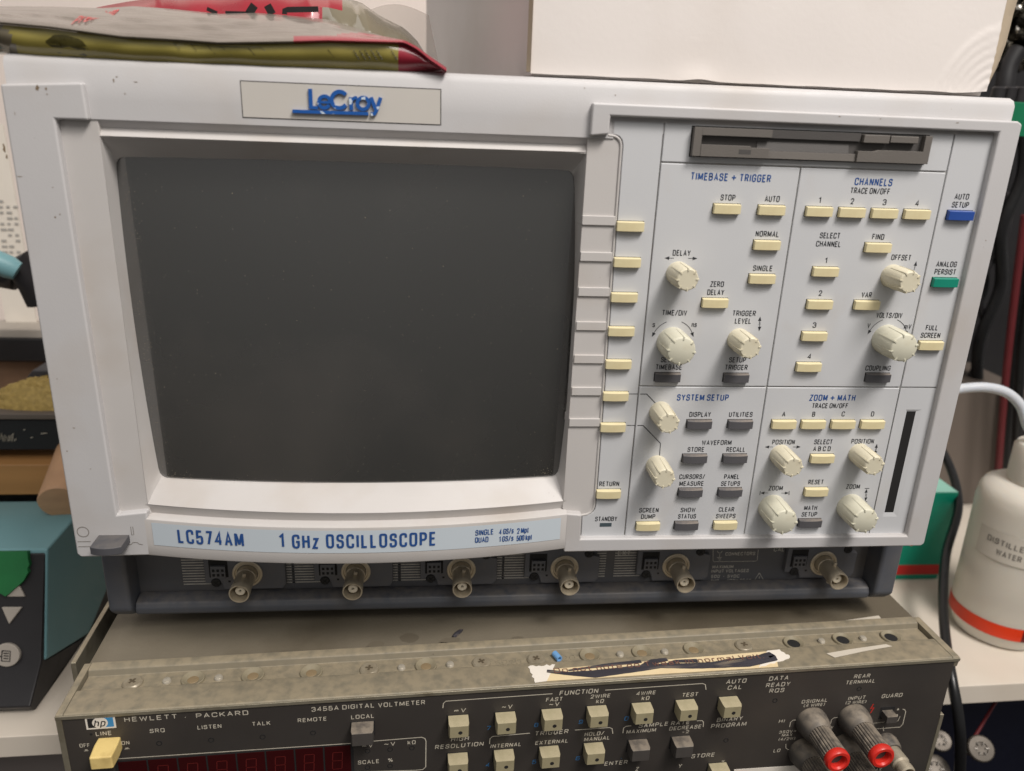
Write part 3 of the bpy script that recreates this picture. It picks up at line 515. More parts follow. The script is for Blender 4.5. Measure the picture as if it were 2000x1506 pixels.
# ---- power switch corner
b = MB(); p0 = sy(178, 1072, -11); p1 = sy(240, 1072, -11); zc_ = p0.z
n = 8; R = []
for i in range(n + 1):
    x = p0.x + (p1.x - p0.x) * i / n; f_ = -12.2 + 1.6 * (1 - (2 * i / n - 1) ** 2) * -1
    R.append([(x, -2, zc_ - 2.0), (x, f_, zc_ - 2.0), (x, f_, zc_ + 1.6), (x, -2, zc_ + 2.0)])
b.grid(R, 0, True, True); part('power_switch', b, mat('switch_plastic', (78, 78, 82), .5, var=.08, upd=((130, 122, 112), .25)), osc, .35)
b = MB()
c_ = sy(162, 1039, -3.1); ink_line(b, [(c_.x + 2.4 * math.cos(a * math.pi / 12), c_.z + 2.4 * math.sin(a * math.pi / 12)) for a in range(25)], .35, -3.1)
c_ = sy(258.5, 1037, -3.1); ink_line(b, [(c_.x - .5, c_.z - 2), (c_.x - .5, c_.z + 2), (c_.x + .4, c_.z + 2), (c_.x + .4, c_.z - 2), (c_.x - .5, c_.z - 2)], .25, -3.1)
c_ = sy(164, 1063, -3.1); ink_line(b, [(c_.x - 2.5, c_.z + 1.3), (c_.x + 3, c_.z + 1.3)], .3, -3.1); ink_line(b, [(c_.x - 2.5, c_.z - 1.2), (c_.x + 3, c_.z - 1.2)], .3, -3.1)
c_ = sy(264, 1062.5, -3.1); ink_line(b, [(c_.x - 3.2, c_.z - .4), (c_.x - 1.6, c_.z - .2), (c_.x - 1, c_.z + .7), (c_.x + 1, c_.z + .7), (c_.x + 1.8, c_.z - .2), (c_.x + 3.2, c_.z - .4)], .3, -3.1)
part('engraved_marks', b, mat('engraving_shade', (128, 122, 116), .7), osc, fixn=False, smooth=False)
b = MB()
def scuff(u, v, wpx, hpx, y, n=9, seed=0):
    rr = random.Random(u * 7 + v); c_ = sy(u, v, y); k = (c_ - CAM).length / F_PX
    b.add([(c_.x + wpx * k / 2 * math.cos(2 * math.pi * i / n) * rr.uniform(.3, 1.1), y, c_.z + hpx * k / 2 * math.sin(2 * math.pi * i / n) * rr.uniform(.3, 1.1)) for i in range(n)], [tuple(range(n))])
for q in ((73, 171, 9, 10), (90, 174, 4, 6), (92, 184, 4, 3), (29, 222, 2, 7), (8, 290, 5, 22), (13, 306, 5, 9), (38, 345, 12, 2), (103, 366, 4, 2), (108, 424, 4, 5), (117, 419, 3, 3), (145, 836, 6, 2), (131, 881, 4, 2), (177, 916, 3, 2), (111, 740, 3, 2)): scuff(*q, -3.06)
for q in ((222, 157, 3, 7), (228, 150, 6, 2), (244, 183, 4, 2), (265, 160, 7, 2), (541, 236, 3, 3), (556, 236, 4, 2), (1142, 172, 4, 2), (1202, 186, 3, 3)): scuff(*q, -.08 if q[1] < 230 else .1)
for q in ((1852, 866, 3, 6), (1925, 470, 3, 2), (1640, 228, 5, 2), (1870, 240, 8, 2), (1720, 232, 4, 2), (1780, 1066, 10, 3)): scuff(*q, -3.06)
part('scuff_marks', b, mat('brown_grime', (132, 114, 92), .7, var=.2, vscale=300), osc, fixn=False, smooth=False)
# ---- dark lower housing with the input connectors
zl, zu = -131.0, -79.2; xa, xb = -250.0, 157.0
b = MB(); b.prism([(-236, zu), (148, zu), (148, zl + 2), (-236, zl + 2)], 36, 430); b.box(-230, 142, 33, 425, zl - 5.5, zl + 2.4); part('lower_case_and_shade_block', b, m_house, osc, 1)  # the box under the case is added, to keep light out of the gap
b = MB(); b.prism([(-238, -80.5), (150, -80.5), (150, -123), (-238, -123)], 33, 35.9); pan = part('connector_panel', b, m_conn, osc)
b = MB()
b.prism([(20, -80), (20, -125), (26, -131), (60, -131), (60, -80)], -247.5, -236.5, axis=0); part('housing_side', b, m_house, osc, 2.2, 3)
b = MB(); b.prism([(20, -80), (20, -125), (26, -131), (60, -131), (60, -80)], 145.5, 156.8, axis=0); part('housing_side', b, m_house, osc, 2.2, 3)
b = MB(); b.prism([(33, -122.2), (28, -122.2), (24.5, -123.4), (23.2, -126), (23.6, -129), (26, -131), (60, -131), (60, -127), (33, -125)], -236.3, 145.3, axis=0); part('front_bar', b, m_house, osc, .8, 3)
b = MB()
for x_, y_ in ((-215, 60), (125, 60), (-215, 330), (125, 330)): b = MB(); b.lathe([(9, 0), (8, 8)], (x_, y_, -131), (0, 0, -1), 20); part('foot', b, m_black, osc)
bx_ = [sy(u, v, 12).x for u, v in ((466, 1156), (688, 1154), (903, 1153), (1113, 1152), (1340, 1143), (1640, 1136))]
def bnc_meshes():
    b = MB(); b.lathe([(4.9, 0), (4.9, 6), (4.6, 6.3), (4.6, 15), (4.85, 15.6), (4.9, 19.6), (4.7, 20), (4.25, 20), (4.1, 19), (4.1, 9)], (0, 0, 0), seg=32)
    for a in (80, 260): an = math.radians(a); b.lathe([(.95, 4.2), (.95, 6.1), (.7, 6.3)], (0, -11.5, 0), (math.cos(an), 0, math.sin(an)), 10, 0)
    sh = mesh(b, 'bnc_connector', [m_nickel, m_gold], Vector((0, 0, 0)))
    b = MB(); b.lathe([(7.4, 0), (7.4, .7), (7.0, 1.0), (6.2, 1.0), (6.0, .5), (5.2, .5)], (0, 0, 0), seg=32, cap=False); fl = mesh(b, 'flange_ring', m_nickel, Vector((0, 0, 0)))
    b = MB(); b.lathe([(2.4, 8), (2.4, 17.2), (2.1, 17.5), (.8, 17.5), (.7, 17.2), (.6, 12)], (0, 0, 0), seg=20, cap=False); b.lathe([(.62, 8), (.62, 16.2)], (0, 0, 0), seg=8, m=1); ins = mesh(b, 'insulator', [m_teflon, m_gap], Vector((0, 0, 0)))
    return sh, fl, ins
SH, FL, INS = bnc_meshes()
ZB = -111.0
def screw_mesh(r, m, slot=None, hh=1.0):
    b = MB(); b.lathe([(r, 0), (r * .97, .5 * hh), (r * .82, .9 * hh), (r * .3, hh)], (0, 0, 0), seg=24)
    for k in (0, 1):
        Rm = Matrix.Rotation(math.pi / 4 + k * math.pi / 2, 3, 'Y'); b.box(-r * (.6 if not slot else .38), r * (.6 if not slot else .38), -hh - .06, -.8 * hh, -r * .11, r * .11, 1, Rm)
    return mesh(b, 'screw', [m, slot or m_gap], Vector((0, 0, 0)))
SCB = screw_mesh(2.5, m_black)
tp = MB(); tw = MB()
for i, x0 in enumerate(bx_):
    b = MB()
    poly = [(x0 - 21, ZB + 9), (x0 - 19, ZB + 12), (x0 + 12, ZB + 12), (x0 + 14.5, ZB + 7), (x0 + 18.5, ZB + 6), (x0 + 18.5, ZB - 7), (x0 + 16.5, ZB - 9.3), (x0 - 12, ZB - 9.3), (x0 - 13, ZB - 5.5), (x0 - 21, ZB - 5.5)]
    b.prism(poly, 30, 33.2); mod = part('connector_module', b, m_mod, osc, .6)
    b = MB(); b.box(x0 - 18.5, x0 - 9.4, 29.85, 30.2, ZB - 2, ZB + 8.5, 0); b.box(x0 - 17.5, x0 - 10.4, 28.6, 29.9, ZB - 1.6, ZB + 5, 1)
    for a in range(3):
        for c in range(2): b.box(x0 - 16.7 + a * 2.2, x0 - 15.5 + a * 2.2, 28.4, 28.7, ZB - .6 + c * 2.6, ZB + .8 + c * 2.6, 0)
    part('probe_socket', b, [m_gap, m_mod], mod, .1)
    b = MB(); b.box(x0 - 9.7, x0 - 8.6, 29.9, 30.1, ZB - 5, ZB - 4); part('pin_hole', b, m_gap, mod)
    put('screw', SCB, mod, (x0 - 15.7, 30.3, ZB - 5.0)); put('screw', SCB, mod, (x0 + 12.6, 30.3, ZB + 8.2))
    bn = put('bnc_connector', SH, osc, (x0, 32, ZB)); put('flange_ring', FL, bn, (x0, 30.1, ZB)); put('insulator', INS, bn, (x0, 32, ZB))
    tp = MB()
    if i < 5:
        for k in range(22):
            zz = -86 - k * 1.55
            if zz > -121.6: tp.box(x0 - 32.5, x0 - 18.2, 32.9, 33.1, zz - .28, zz + .28)
        if i < 4:
            for k in range(22):
                zz = -86 - k * 1.55
                if zz > -121.6: tp.box(x0 + 17.5, x0 + 22.5, 32.9, 33.1, zz - .28, zz + .28)
        part('printed_stripes', tp, m_inkg, pan)
t = MB()
def ct(s, u, v, wpx, cap, bold=.01): ptext(t, s, u, v, wpx, 0, bold, 0, 32.85, cap)
ct('MAXIMUM', 1412, 1107, 41, 2.0); ct('INPUT VOLTAGES', 1426, 1115, 73, 2.0); ct('50\u03a9  -  5VDC', 1416.5, 1125.5, 55, 2.0); ct('1M\u03a9  -  400V PEAK', 1427.5, 1134, 79, 2.0)
ct('CONNECTORS', 1446, 1081.5, 58, 2.1); ct('CAL', 1521.5, 1073, 20, 2.6); ct('EXT', 1219, 1080, 24, 2.8); ct('!', 1483, 1129, 2, 2.4)
def pl(pts, w_=.3): ink_line(t, [(sy(u, v, 32.85).x, sy(u, v, 32.85).z) for u, v in pts], w_, 32.85)
pl([(1483, 1119), (1473, 1134), (1492, 1134), (1483, 1119)], .45); pl([(1393, 1072), (1392.5, 1094), (1394, 1097), (1476, 1096), (1479, 1094), (1481, 1074)])
pl([(1406, 1082), (1405, 1089)]); pl([(1400, 1089), (1410, 1088.6)]); pl([(1402, 1091.5), (1409, 1091.3)]); pl([(1404, 1094), (1407, 1094)]); pl([(1401, 1076), (1403, 1080), (1408, 1080), (1411, 1076)])
part('printed_lettering', t, m_inkg, pan, fixn=False, smooth=False)
# ================================================================ DIGITAL VOLTMETER (its own frame, turned about 2.6 degrees)
m_olive = mat('olive_paint', (122, 115, 99), .5, var=.03, vscale=40, bump=.06, bscale=700, dirt=(96, 86, 68), dscale=9, damt=.35, dlo=.45, dhi=.75, upd=((176, 160, 132), .35), specks=((70, 60, 44), 140, .06, .7))
m_cover = mat('cover_vinyl', (116, 108, 93), .6, var=.07, vscale=50, bump=.2, bscale=620, dirt=(78, 69, 54), dscale=11, damt=.7, dlo=.47, dhi=.62, specks=((64, 56, 42), 200, .05, .7))
m_lip = mat('bare_metal_edge', (176, 168, 148), .38, metal=.7, var=.12, vscale=200, dirt=(120, 108, 84), dscale=120, damt=.6)
m_face = mat('black_face', (56, 52, 49), .5, var=.05, vscale=30, bump=.015, bscale=900, dirt=(104, 94, 82), dscale=14, damt=.18, dlo=.5, dhi=.8, specks=((130, 118, 100), 160, .03, .5))
m_hpkey = mat('khaki_key_plastic', (156, 147, 118), .45, var=.05, vscale=90, bump=.02, upd=((186, 174, 146), .4), dirt=(110, 98, 72), dscale=100, damt=.35)
m_hpdark = mat('charcoal_key_plastic', (72, 68, 65), .5, var=.06, vscale=90, bump=.03, upd=((150, 138, 122), .6))
m_yellow = mat('yellowed_plastic', (222, 196, 128), .38, var=.05, vscale=70, dirt=(128, 100, 52), dscale=110, damt=.45, dlo=.5)
m_redw = mat('red_window', (52, 12, 14), .16, var=.12, vscale=30, spec=.4)
m_seg = mat('unlit_segments', (92, 26, 24), .4, var=.1)
m_rub = mat('dusty_black_rubber', (74, 70, 66), .6, var=.1, vscale=90, bump=.02, upd=((150, 138, 122), .65), dirt=(110, 98, 84), dscale=70, damt=.4)
m_redp = mat('red_plastic', (206, 44, 34), .36, var=.05, dirt=(120, 40, 30), dscale=120, damt=.4)
m_tape = mat('masking_tape', (222, 202, 162), .7, var=.04, bump=.03, dirt=(190, 158, 110), dscale=60, damt=.3)
m_white = mat('white_paper', (226, 218, 206), .75, var=.04, bump=.03)
m_marker = mat('marker_ink', (66, 64, 70), .45, var=.3, vscale=200, stretch=(.15, 1, 1), dirt=(150, 136, 118), dscale=300, damt=.5, dlo=.55, dhi=.7)
m_redink = mat('red_ink', (122, 84, 72), .6, var=.15, vscale=300)
m_hpblue = mat('emblem_blue', (58, 138, 190), .45, var=.05)
m_inkblue = mat('light_blue_ink', (58, 112, 160), .55, var=.12, vscale=300)
dvm = thing('digital_voltmeter', (212, 260, -99), 'olive grey bench voltmeter with black front panel of khaki keys, under the oscilloscope', 'voltmeter', HYAW, HO)
b = MB(); b.prism([(34, -3.8), (36, -3.5), (524, -3.5), (527, -4), (527, -8), (34, -8)], 0, 427, axis=0); part('top_cover', b, m_cover, dvm, .5)
b = MB(); b.box(1, 424, 12, 527, -89, -6); part('chassis', b, m_black, dvm, .5)
b = MB()
b.prism([(0, -.5), (.6, 0), (14.2, 0), (15.4, -.4), (16.4, -2.6), (27.2, -2.9), (28.4, -.2), (29.4, .3), (33.6, .3), (33.8, -6), (0.4, -6), (0, -2.4)], 3.2, 422.6, axis=0)
b.prism([(0, -.5), (.6, 0), (33.2, .15), (33.8, -6), (.4, -6), (0, -2.4)], 0, 3.1, axis=0); b.prism([(0, -.5), (.6, 0), (33.2, .15), (33.8, -6), (.4, -6), (0, -2.4)], 422.7, 426.5, axis=0)
part('front_frame', b, m_olive, dvm, .35)
b = MB(); b.box(0, 426.5, -.5, 0, -2.3, -.5); b.box(0, 2.4, -.3, 12, -89, -2.5); part('frame_lip', b, m_lip, dvm, .15)
b = MB(); b.box(424.2, 426.2, -.2, 12, -90, -36); part('side_strip', b, m_lip, dvm, .3)
b = MB(); b.box(-9.5, -7, 40, 525, -60, -4.5); part('side_rail', b, m_lip, dvm, .4)
b = MB(); b.prism([(2.5, -2.4), (424, -2.4), (424, -89), (2.5, -89)], 0, 11.9); fp = part('front_panel', b, m_face, dvm)
for x_ in (30, 395):
    for y_ in (150, 480): b = MB(); b.lathe([(11, 0), (10, 9.8)], (x_, y_, -89), (0, 0, -1), 20); part('foot', b, m_black, dvm)
YP = -.06
def hpt(mb, s, u, v, wpx, cap, bold=.006, m=0, space=1.0, shear=.12, rot=False):
    p = hy(u, v, YP); a = hy(u - wpx / 2, v, YP); c = hy(u + wpx / 2, v, YP); vs, fs = text2d(s, abs(c.x - a.x) * .985, cap, bold, space, shear)
    g_ = -1 if rot else 1
    mb.add([(p.x + q * g_, YP + l, p.z + r * g_) for q, r, l in vs], fs, m)
t = MB()
for s, u, v, w_, cap in [('HEWLETT', 294, 1402.5, 105, 2.5), ('PACKARD', 434, 1395, 104, 2.5), ('\u00b7', 362, 1400.5, 2, 2.6), ('LINE', 202, 1432.5, 31, 2.3), ('OFF', 165, 1456, 20, 2.1), ('ON', 245, 1451, 16, 2.1), ('SRQ', 307, 1427, 30, 2.2), ('LISTEN', 409, 1419.5, 48, 2.2), ('TALK', 510.5, 1413, 36, 2.2), ('REMOTE', 609.5, 1405.5, 57, 2.2),
    ('3455A', 635, 1384, 54, 2.5), ('DIGITAL', 699.5, 1379.5, 63, 2.5), ('VOLTMETER', 784.5, 1374.5, 93, 2.5), ('LOCAL', 708, 1399.5, 45, 2.3), ('=V', 718, 1456.5, 21, 2.2), ('~V', 761, 1453, 22, 2.2), ('k\u03a9', 804, 1450, 16, 2.3), ('SCALE', 719.5, 1488, 42, 2.3), ('%', 762.5, 1484.5, 9, 2.3),
    ('=V', 898.5, 1387.5, 23, 2.3), ('~V', 990.5, 1380.5, 21, 2.3), ('FAST', 1082.5, 1366, 32, 2.3), ('~V', 1082.5, 1375.5, 20, 2.3), ('2WIRE', 1172.5, 1359.5, 39, 2.2), ('k\u03a9', 1172, 1369.5, 15, 2.3), ('4WIRE', 1261.5, 1353.5, 38, 2.2), ('k\u03a9', 1261, 1363.5, 15, 2.3), ('TEST', 1348, 1356.5, 30, 2.3), ('FUNCTION', 1131, 1351.5, 76, 2.7),
    ('AUTO', 1438.5, 1330.5, 39, 2.5), ('CAL', 1435, 1342.5, 27, 2.5), ('DATA', 1521.5, 1324.5, 38, 2.5), ('READY', 1520, 1337, 47, 2.5), ('RQS', 1517.5, 1348.5, 29, 2.5), ('REAR', 1684, 1320.5, 31, 2.3), ('TERMINAL', 1681, 1331.5, 56, 2.3), ('GUARD', 1742.5, 1358.5, 40, 2.5), ('\u03a9SIGNAL', 1591, 1369, 50, 2.2), ('(4 WIRE)', 1590.5, 1377, 41, 1.9), ('INPUT', 1673.5, 1363, 33, 2.2), ('(2 WIRE)', 1672, 1371.5, 40, 1.9),
    ('HIGH', 898.5, 1443, 35, 2.5), ('RESOLUTION', 897.5, 1456, 96, 2.5), ('TRIGGER', 1078, 1430.5, 65, 2.6), ('INTERNAL', 988, 1455.5, 60, 2.3), ('EXTERNAL', 1077.5, 1449, 64, 2.3), ('HOLD/', 1161, 1433, 38, 2.3), ('MANUAL', 1166, 1442.5, 50, 2.3), ('SAMPLE RATE', 1297.5, 1414, 99, 2.4), ('MAXIMUM', 1252.5, 1427.5, 58, 2.3), ('DECREASE', 1338.5, 1421, 62, 2.3), ('\u00f72', 1339, 1429.5, 13, 1.7),
    ('BINARY', 1425.5, 1404.5, 50, 2.5), ('PROGRAM', 1423.5, 1416, 69, 2.6), ('ENTER', 1203.5, 1490, 45, 2.5), ('STORE', 1373, 1475.5, 45, 2.5), ('HI', 1527, 1408.5, 11, 2.1), ('LO', 1517.5, 1466, 13, 2.1), ('350V=', 1538.5, 1429, 33, 1.8), ('MAX', 1537.5, 1435.5, 20, 1.8), ('(4/2W)', 1537, 1443, 32, 1.8), ('V', 1625, 1421, 4, 1.9), ('0V=', 1720, 1494.5, 22, 1.9), ('AX', 1716, 1503, 12, 1.9)]:
    hpt(t, s, u, v, w_, cap, .004, 0, 1.0, .12 if u > 850 else 0)
for s, u, v in [('Z', 1244.5, 1502), ('Y', 1328.5, 1496)]: hpt(t, s, u, v, 7, 2.4)
hpt(t, '2', 1411.5, 1489.5, 7, 2.4, rot=True)
for s, u, v in [('7', 955, 1422), ('8', 1047.5, 1416), ('9', 1134.5, 1410), ('0', 1223.5, 1403.5), ('4', 952, 1494), ('5', 1043.5, 1488), ('6', 1128.5, 1481), ('.', 1214.5, 1478)]: hpt(t, s, u, v, 8 if s != '.' else 3, 2.5, .004, 1)
def hln(pts, wd=.42, m=0): ink_line(t, [(hy(u, v, YP).x, hy(u, v, YP).z) for u, v in pts], wd, YP, m)
hln([(865, 1383), (866, 1374), (871, 1369.5), (1079, 1355)]); hln([(1182, 1348), (1372, 1335), (1377.5, 1337), (1379, 1347)])
hln([(956, 1453), (957, 1443), (962, 1438.5), (1035, 1432)]); hln([(1123, 1426), (1190, 1421), (1195.5, 1423), (1197, 1433)])
hln([(1216.5, 1432), (1218, 1422), (1223, 1418.5), (1233, 1417.5)]); hln([(1361, 1408), (1371, 1407.5), (1374, 1410), (1373.5, 1420)])
hln([(223, 1482.5), (685, 1452)]); hln([(724, 1448), (824, 1440), (830, 1442.5), (832, 1448), (831.5, 1498), (826, 1503), (812, 1504.5)]); hln([(693, 1508), (812, 1504.5)])
hln([(1542, 1420), (1544, 1411), (1549, 1406.5), (1560, 1406)], .35); hln([(1535, 1453), (1535, 1461), (1539, 1464), (1546, 1464)], .35); hln([(1622, 1414), (1624, 1406), (1629, 1402), (1637, 1401)], .35)
hln([(1763, 1385), (1767, 1386), (1769, 1390), (1763.5, 1414), (1758, 1420), (1708, 1424)], .4); hln([(1725, 1420), (1726, 1428)], .4); hln([(1758, 1399), (1754, 1408), (1746, 1410)], .3); hln([(1705, 1413), (1728, 1410)], .25)
for q in ((1754, 1385.5), (1752, 1397), (1703, 1412.5)): x, z = hy(*q, YP).x, hy(*q, YP).z; t.add([(x - .6, YP, z - .5), (x + .6, YP, z - .5), (x + .3, YP, z + .6), (x - .3, YP, z + .6)], [(0, 1, 2, 3)])
hln([(1706, 1375), (1700, 1385)], .55, 2); hln([(1702, 1384), (1706, 1382)], .5, 2); hln([(1707, 1382), (1700, 1393)], .55, 2)
hln([(166, 1465.5), (171, 1465)], .9); hln([(245, 1462), (251, 1461.5)], .8)
hln([(164, 1467), (173, 1466.4)], .3); hln([(243, 1463.3), (253, 1462.6)], .3)
m_redmark = mat('red_mark', (190, 44, 34), .5)
part('printed_lettering', t, [m_inkw, m_inkblue, m_redmark], fp, fixn=False, smooth=False)
# maker's plate
b = MB(); L = [hy(u, v, -.1) for u, v in ((165.5, 1401.5), (223.5, 1397.5), (227.5, 1421.5), (169, 1425))]; x0, x1 = (L[0].x + L[3].x) / 2, (L[1].x + L[2].x) / 2; z1, z0 = (L[0].z + L[1].z) / 2, (L[2].z + L[3].z) / 2
b.box(x0, x1, -.15, .1, z0, z1, 0); b.box(x0 + .8, (x0 + x1) / 2, -.2, 0, z0 + .8, z1 - .8, 1); b.box((x0 + x1) / 2, x1 - .8, -.2, 0, z0 + .8, z1 - .8, 2)
cx_, cz_ = (x0 + x1) / 2 - .2, (z0 + z1) / 2; r = (z1 - z0) * .44; b.prism([(cx_ + r * 1.1 * math.cos(a * math.pi / 16), cz_ + r * math.sin(a * math.pi / 16)) for a in range(32)], -.25, 0, 0)
vs, fs = text2d('hp', 4.6, 3.7, wt=.16, shear=.25); b.add([(cx_ + q, -.28 + l, cz_ - .1 + s_) for q, s_, l in vs], fs, 1)
part('maker_plate', b, [m_white, m_gap, m_hpblue], fp, smooth=False)
# indicator holes
for u, v in [(311, 1451.5), (412.5, 1445), (513, 1439), (611.5, 1431), (718, 1466.5), (762, 1463.5), (804.5, 1460.5), (718, 1498.5), (762, 1495.5), (1513.5, 1368), (1678, 1345), (1418, 1445.5)]:
    p = hy(u, v, 0); b = MB(); b.lathe([(1.3, -.1), (1.3, .12), (.95, .14), (.9, -.05)], (p.x, 0, p.z), seg=16); part('indicator_lamp', b, m_gap, fp)
b = MB(); p = hy(178, 1434, 0); b.lathe([(.7, -.1), (.6, .1)], (p.x, 0, p.z), seg=10); part('pin_hole', b, m_gap, fp)
# display window with unlit digits
L = hy(223, 1484, 0); R = hy(690, 1453.5, 0); zt_ = (L.z + R.z) / 2 - .2
b = MB(); b.prism([(L.x, zt_), (R.x, zt_), (R.x, -88), (L.x, -88)], -.1, .1, 1)
xs = [L.x + 1] + [hy(u, v, 0).x for u, v in ((287, 1482), (346, 1478), (403, 1474), (461, 1470), (518, 1466), (575, 1462), (632, 1458), (686, 1454))]
for i in range(8): b.box(xs[i] + .4, xs[i + 1] - .4, -.3, 0, -88, zt_ - .7, 0)
for i in range(1, 8):
    xm = (xs[i] + xs[i + 1]) / 2; w2, top = 2.2, zt_ - 4.2
    for q in ([(-w2, 0), (w2, 0)], [(-w2, -.3), (-w2 - .3, -4.5)], [(w2, -.3), (w2 - .3, -4.5)], [(-w2 - .2, -4.8), (w2 - .3, -4.8)], [(-w2 - .3, -5.1), (-w2 - .5, -9.4)], [(w2 - .3, -5.1), (w2 - .6, -9.4)], [(-w2 - .4, -9.7), (w2 - .6, -9.7)]):
        ink_line(b, [(xm + a, top + c) for a, c in q], .4, -.34, 2)
part('display_window', b, [m_redw, m_gap, m_seg], fp, smooth=False)
# keys
def hpkey(m, dot, wx=9.3, hz_=7.0, dp=7.2):
    b = MB(); R = []
    for t_, k in ((0.0, 1.0), (.8, 1.0), (1.0, .9)): R.append([(sx * wx / 2 * k, .3 - dp * t_, sz_ * hz_ / 2 * k) for sx, sz_ in ((-1, -1), (1, -1), (1, 1), (-1, 1))])
    b.grid(R, 0, True, True); b.box(-wx / 2 - .7, wx / 2 + .5, -.12, .2, -hz_ / 2 - .4, hz_ / 2 + .35, 1)
    if dot: b.lathe([(1.0, 0), (.95, .05)], (.6, .3 - dp - .02, -.5), seg=14, m=1)
    return mesh(b, 'key', [m, m_gap], Vector((0, 0, 0)))
HK = hpkey(m_hpkey, True); HD = hpkey(m_hpdark, False, 9.4, 7.2, 7.2)
X0, DX = 172.9, 22.0
for i in range(7): put('key', HK, dvm, (X0 + i * DX, 0, -18.1), .7, 3)
for i in range(4): put('key', HK, dvm, (X0 + i * DX, 0, -40.4), .7, 3)
for i in (4, 5): put('key', HD, dvm, (X0 + i * DX + .4, 0, -40.6), .7, 3, 'charcoal key')
put('key', HK, dvm, (X0 + 6 * DX, 0, -59.6), .7, 3)
o = put('key', hpkey(m_hpdark, False, 10.0, 7.6, 7.4), dvm, (129.2, 0, -18.3), .8, 3, 'charcoal key')
b = MB(); R = []
for y_, k, dz in ((1, .95, 0), (-4, 1.0, 0), (-11, .93, 0)): R.append([(sx * 4.9 * k, y_, sz_ * 3.6 * k + dz) for sx, sz_ in ((-1, -1), (1, -1), (1, 1), (-1, 1))])
b.grid(R, 0, True, True); b.v = [p + Vector((20.2, 0, -17.2)) for p in b.v]; part('line_switch', b, m_yellow, dvm, .8, 3)
# guard slide switch
p = hy(1736, 1394, -1); b = MB(); b.box(p.x - 4.5, p.x + 3.5, -.15, .1, p.z - 4, p.z + 3.6, 1); b.box(p.x - 3.6, p.x + 2.2, -5, 0, p.z - 2.4, p.z + 1.6, 0); part('slide_switch', b, [m_hpdark, m_gap], dvm, .3)
# binding posts
def post_meshes():
    b = MB(); b.lathe([(8.0, 0), (8.2, 1.5), (7.7, 5.5), (6.6, 9), (5.9, 10)], (0, 0, 0), seg=32); c = mesh(b, 'binding_post', m_rub, Vector((0, 0, 0)))
    b = MB(); b.lathe([(5.5, 9.5), (5.6, 10.2), (5.75, 23.5), (5.3, 24)], (0, 0, 0), seg=72, bump=lambda i, t: (.045 if i % 3 else -.03)); k = mesh(b, 'knurled_cap', m_rub, Vector((0, 0, 0)))
    b = MB(); b.lathe([(5.7, 23.6), (6.1, 24.3), (6.1, 26.3), (5.5, 27.2), (4.2, 27.3), (3.5, 26.4), (3.2, 20)], (0, 0, 0), seg=32, cap=False); b.lathe([(3.3, 20.4), (3.2, 20.5)], (0, 0, 0), seg=20); r_ = mesh(b, 'insulating_ring', m_redp, Vector((0, 0, 0)))
    return c, k, r_
PC, PK, PR = post_meshes()
for x_, z_ in ((351.3, -33.2), (374.0, -33.0), (350.6, -52.4), (373.2, -51.6)):
    o = put('binding_post', PC, dvm, (x_, 0, z_)); put('knurled_cap', PK, o, (x_, 0, z_)); put('insulating_ring', PR, o, (x_, 0, z_))
b = MB(); b.lathe([(6.2, 0), (6.6, 2), (6.0, 5.5), (5.2, 7)], (395.6, 0, -51.5), seg=28); o = part('guard_terminal', b, m_rub, dvm)
b = MB(); b.lathe([(4.2, 6), (4.4, 7), (4.4, 14.5), (3.7, 15.2), (3.6, 17), (4.1, 17.4), (4.0, 20), (3.1, 20.6), (2.9, 19), (2.8, 12)], (395.6, 0, -51.5), seg=36, cap=False, bump=lambda i, t: (.05 * (i % 2) if 7 < t < 15 else 0)); part('metal_shell', b, m_nickel, o)
# sticker at the bottom right
b = MB(); q = [hy(u, v, -.1) for u, v in ((1434, 1503), (1650, 1489))]; b.prism([(q[0].x, q[0].z), (q[1].x, q[1].z), (q[1].x, q[1].z - 18), (q[0].x, q[0].z - 18)], -.18, -.02)
x = hy(1618, 1501, -.22); ink_line(b, [(x.x - 3, x.z - .2), (x.x, x.z + .9), (x.x + 3, x.z + 1.1), (x.x - .5, x.z - 1.6), (x.x + 3, x.z - 2.6)], .4, -.22, 1); part('sticker', b, [m_white, m_ink], fp)
# screws, dimples, studs and holes in the channel
def chan(u, v): p = hz(u, v, -2.4); return p.x, p.y
ZC = -2.75
SCW = screw_mesh(4.6, mat('screw_head', (160, 150, 130), .4, metal=.2, var=.15, vscale=200, dirt=(96, 82, 62), dscale=140, damt=.7, dlo=.45), mat('screw_slot', (84, 74, 58), .6), 1.6)
for u, v in ((259, 1334), (721, 1308), (940, 1295), (1047, 1289), (1453, 1262)):
    x, y = chan(u, v); o = put('screw', SCW, dvm, (x, y, ZC)); o.rotation_euler = (-math.pi / 2, 0, 0); o.rotation_euler = (Matrix.Rotation(random.uniform(0, 1.5), 3, 'Z') @ Matrix.Rotation(-math.pi / 2, 3, 'X')).to_euler()
b = MB(); b.lathe([(5.3, 0), (5.15, 1.1), (4.85, 1.3), (2.5, .15), (2.4, -.1)], (0, 0, 0), (0, 0, 1), 32, cap=False); b.lathe([(2.6, .1), (2.3, .35), (.8, .45)], (0, 0, 0), (0, 0, 1), 18, 1)
m_rim = mat('pale_rim', (138, 129, 108), .42, var=.1, vscale=200, dirt=(104, 90, 68), dscale=90, damt=.4)  # rim paler than the frame paint around it
DM = mesh(b, 'dimple_rivet', [m_rim, mat('rusty_rivet', (134, 116, 88), .6, var=.12)], Vector((0, 0, 0)))
for u, v in ((377, 1327), (494, 1320), (608, 1314), (832, 1301), (1152, 1281), (1254, 1275), (1355, 1269)): x, y = chan(u, v); put('dimple_rivet', DM, dvm, (x, y, ZC))
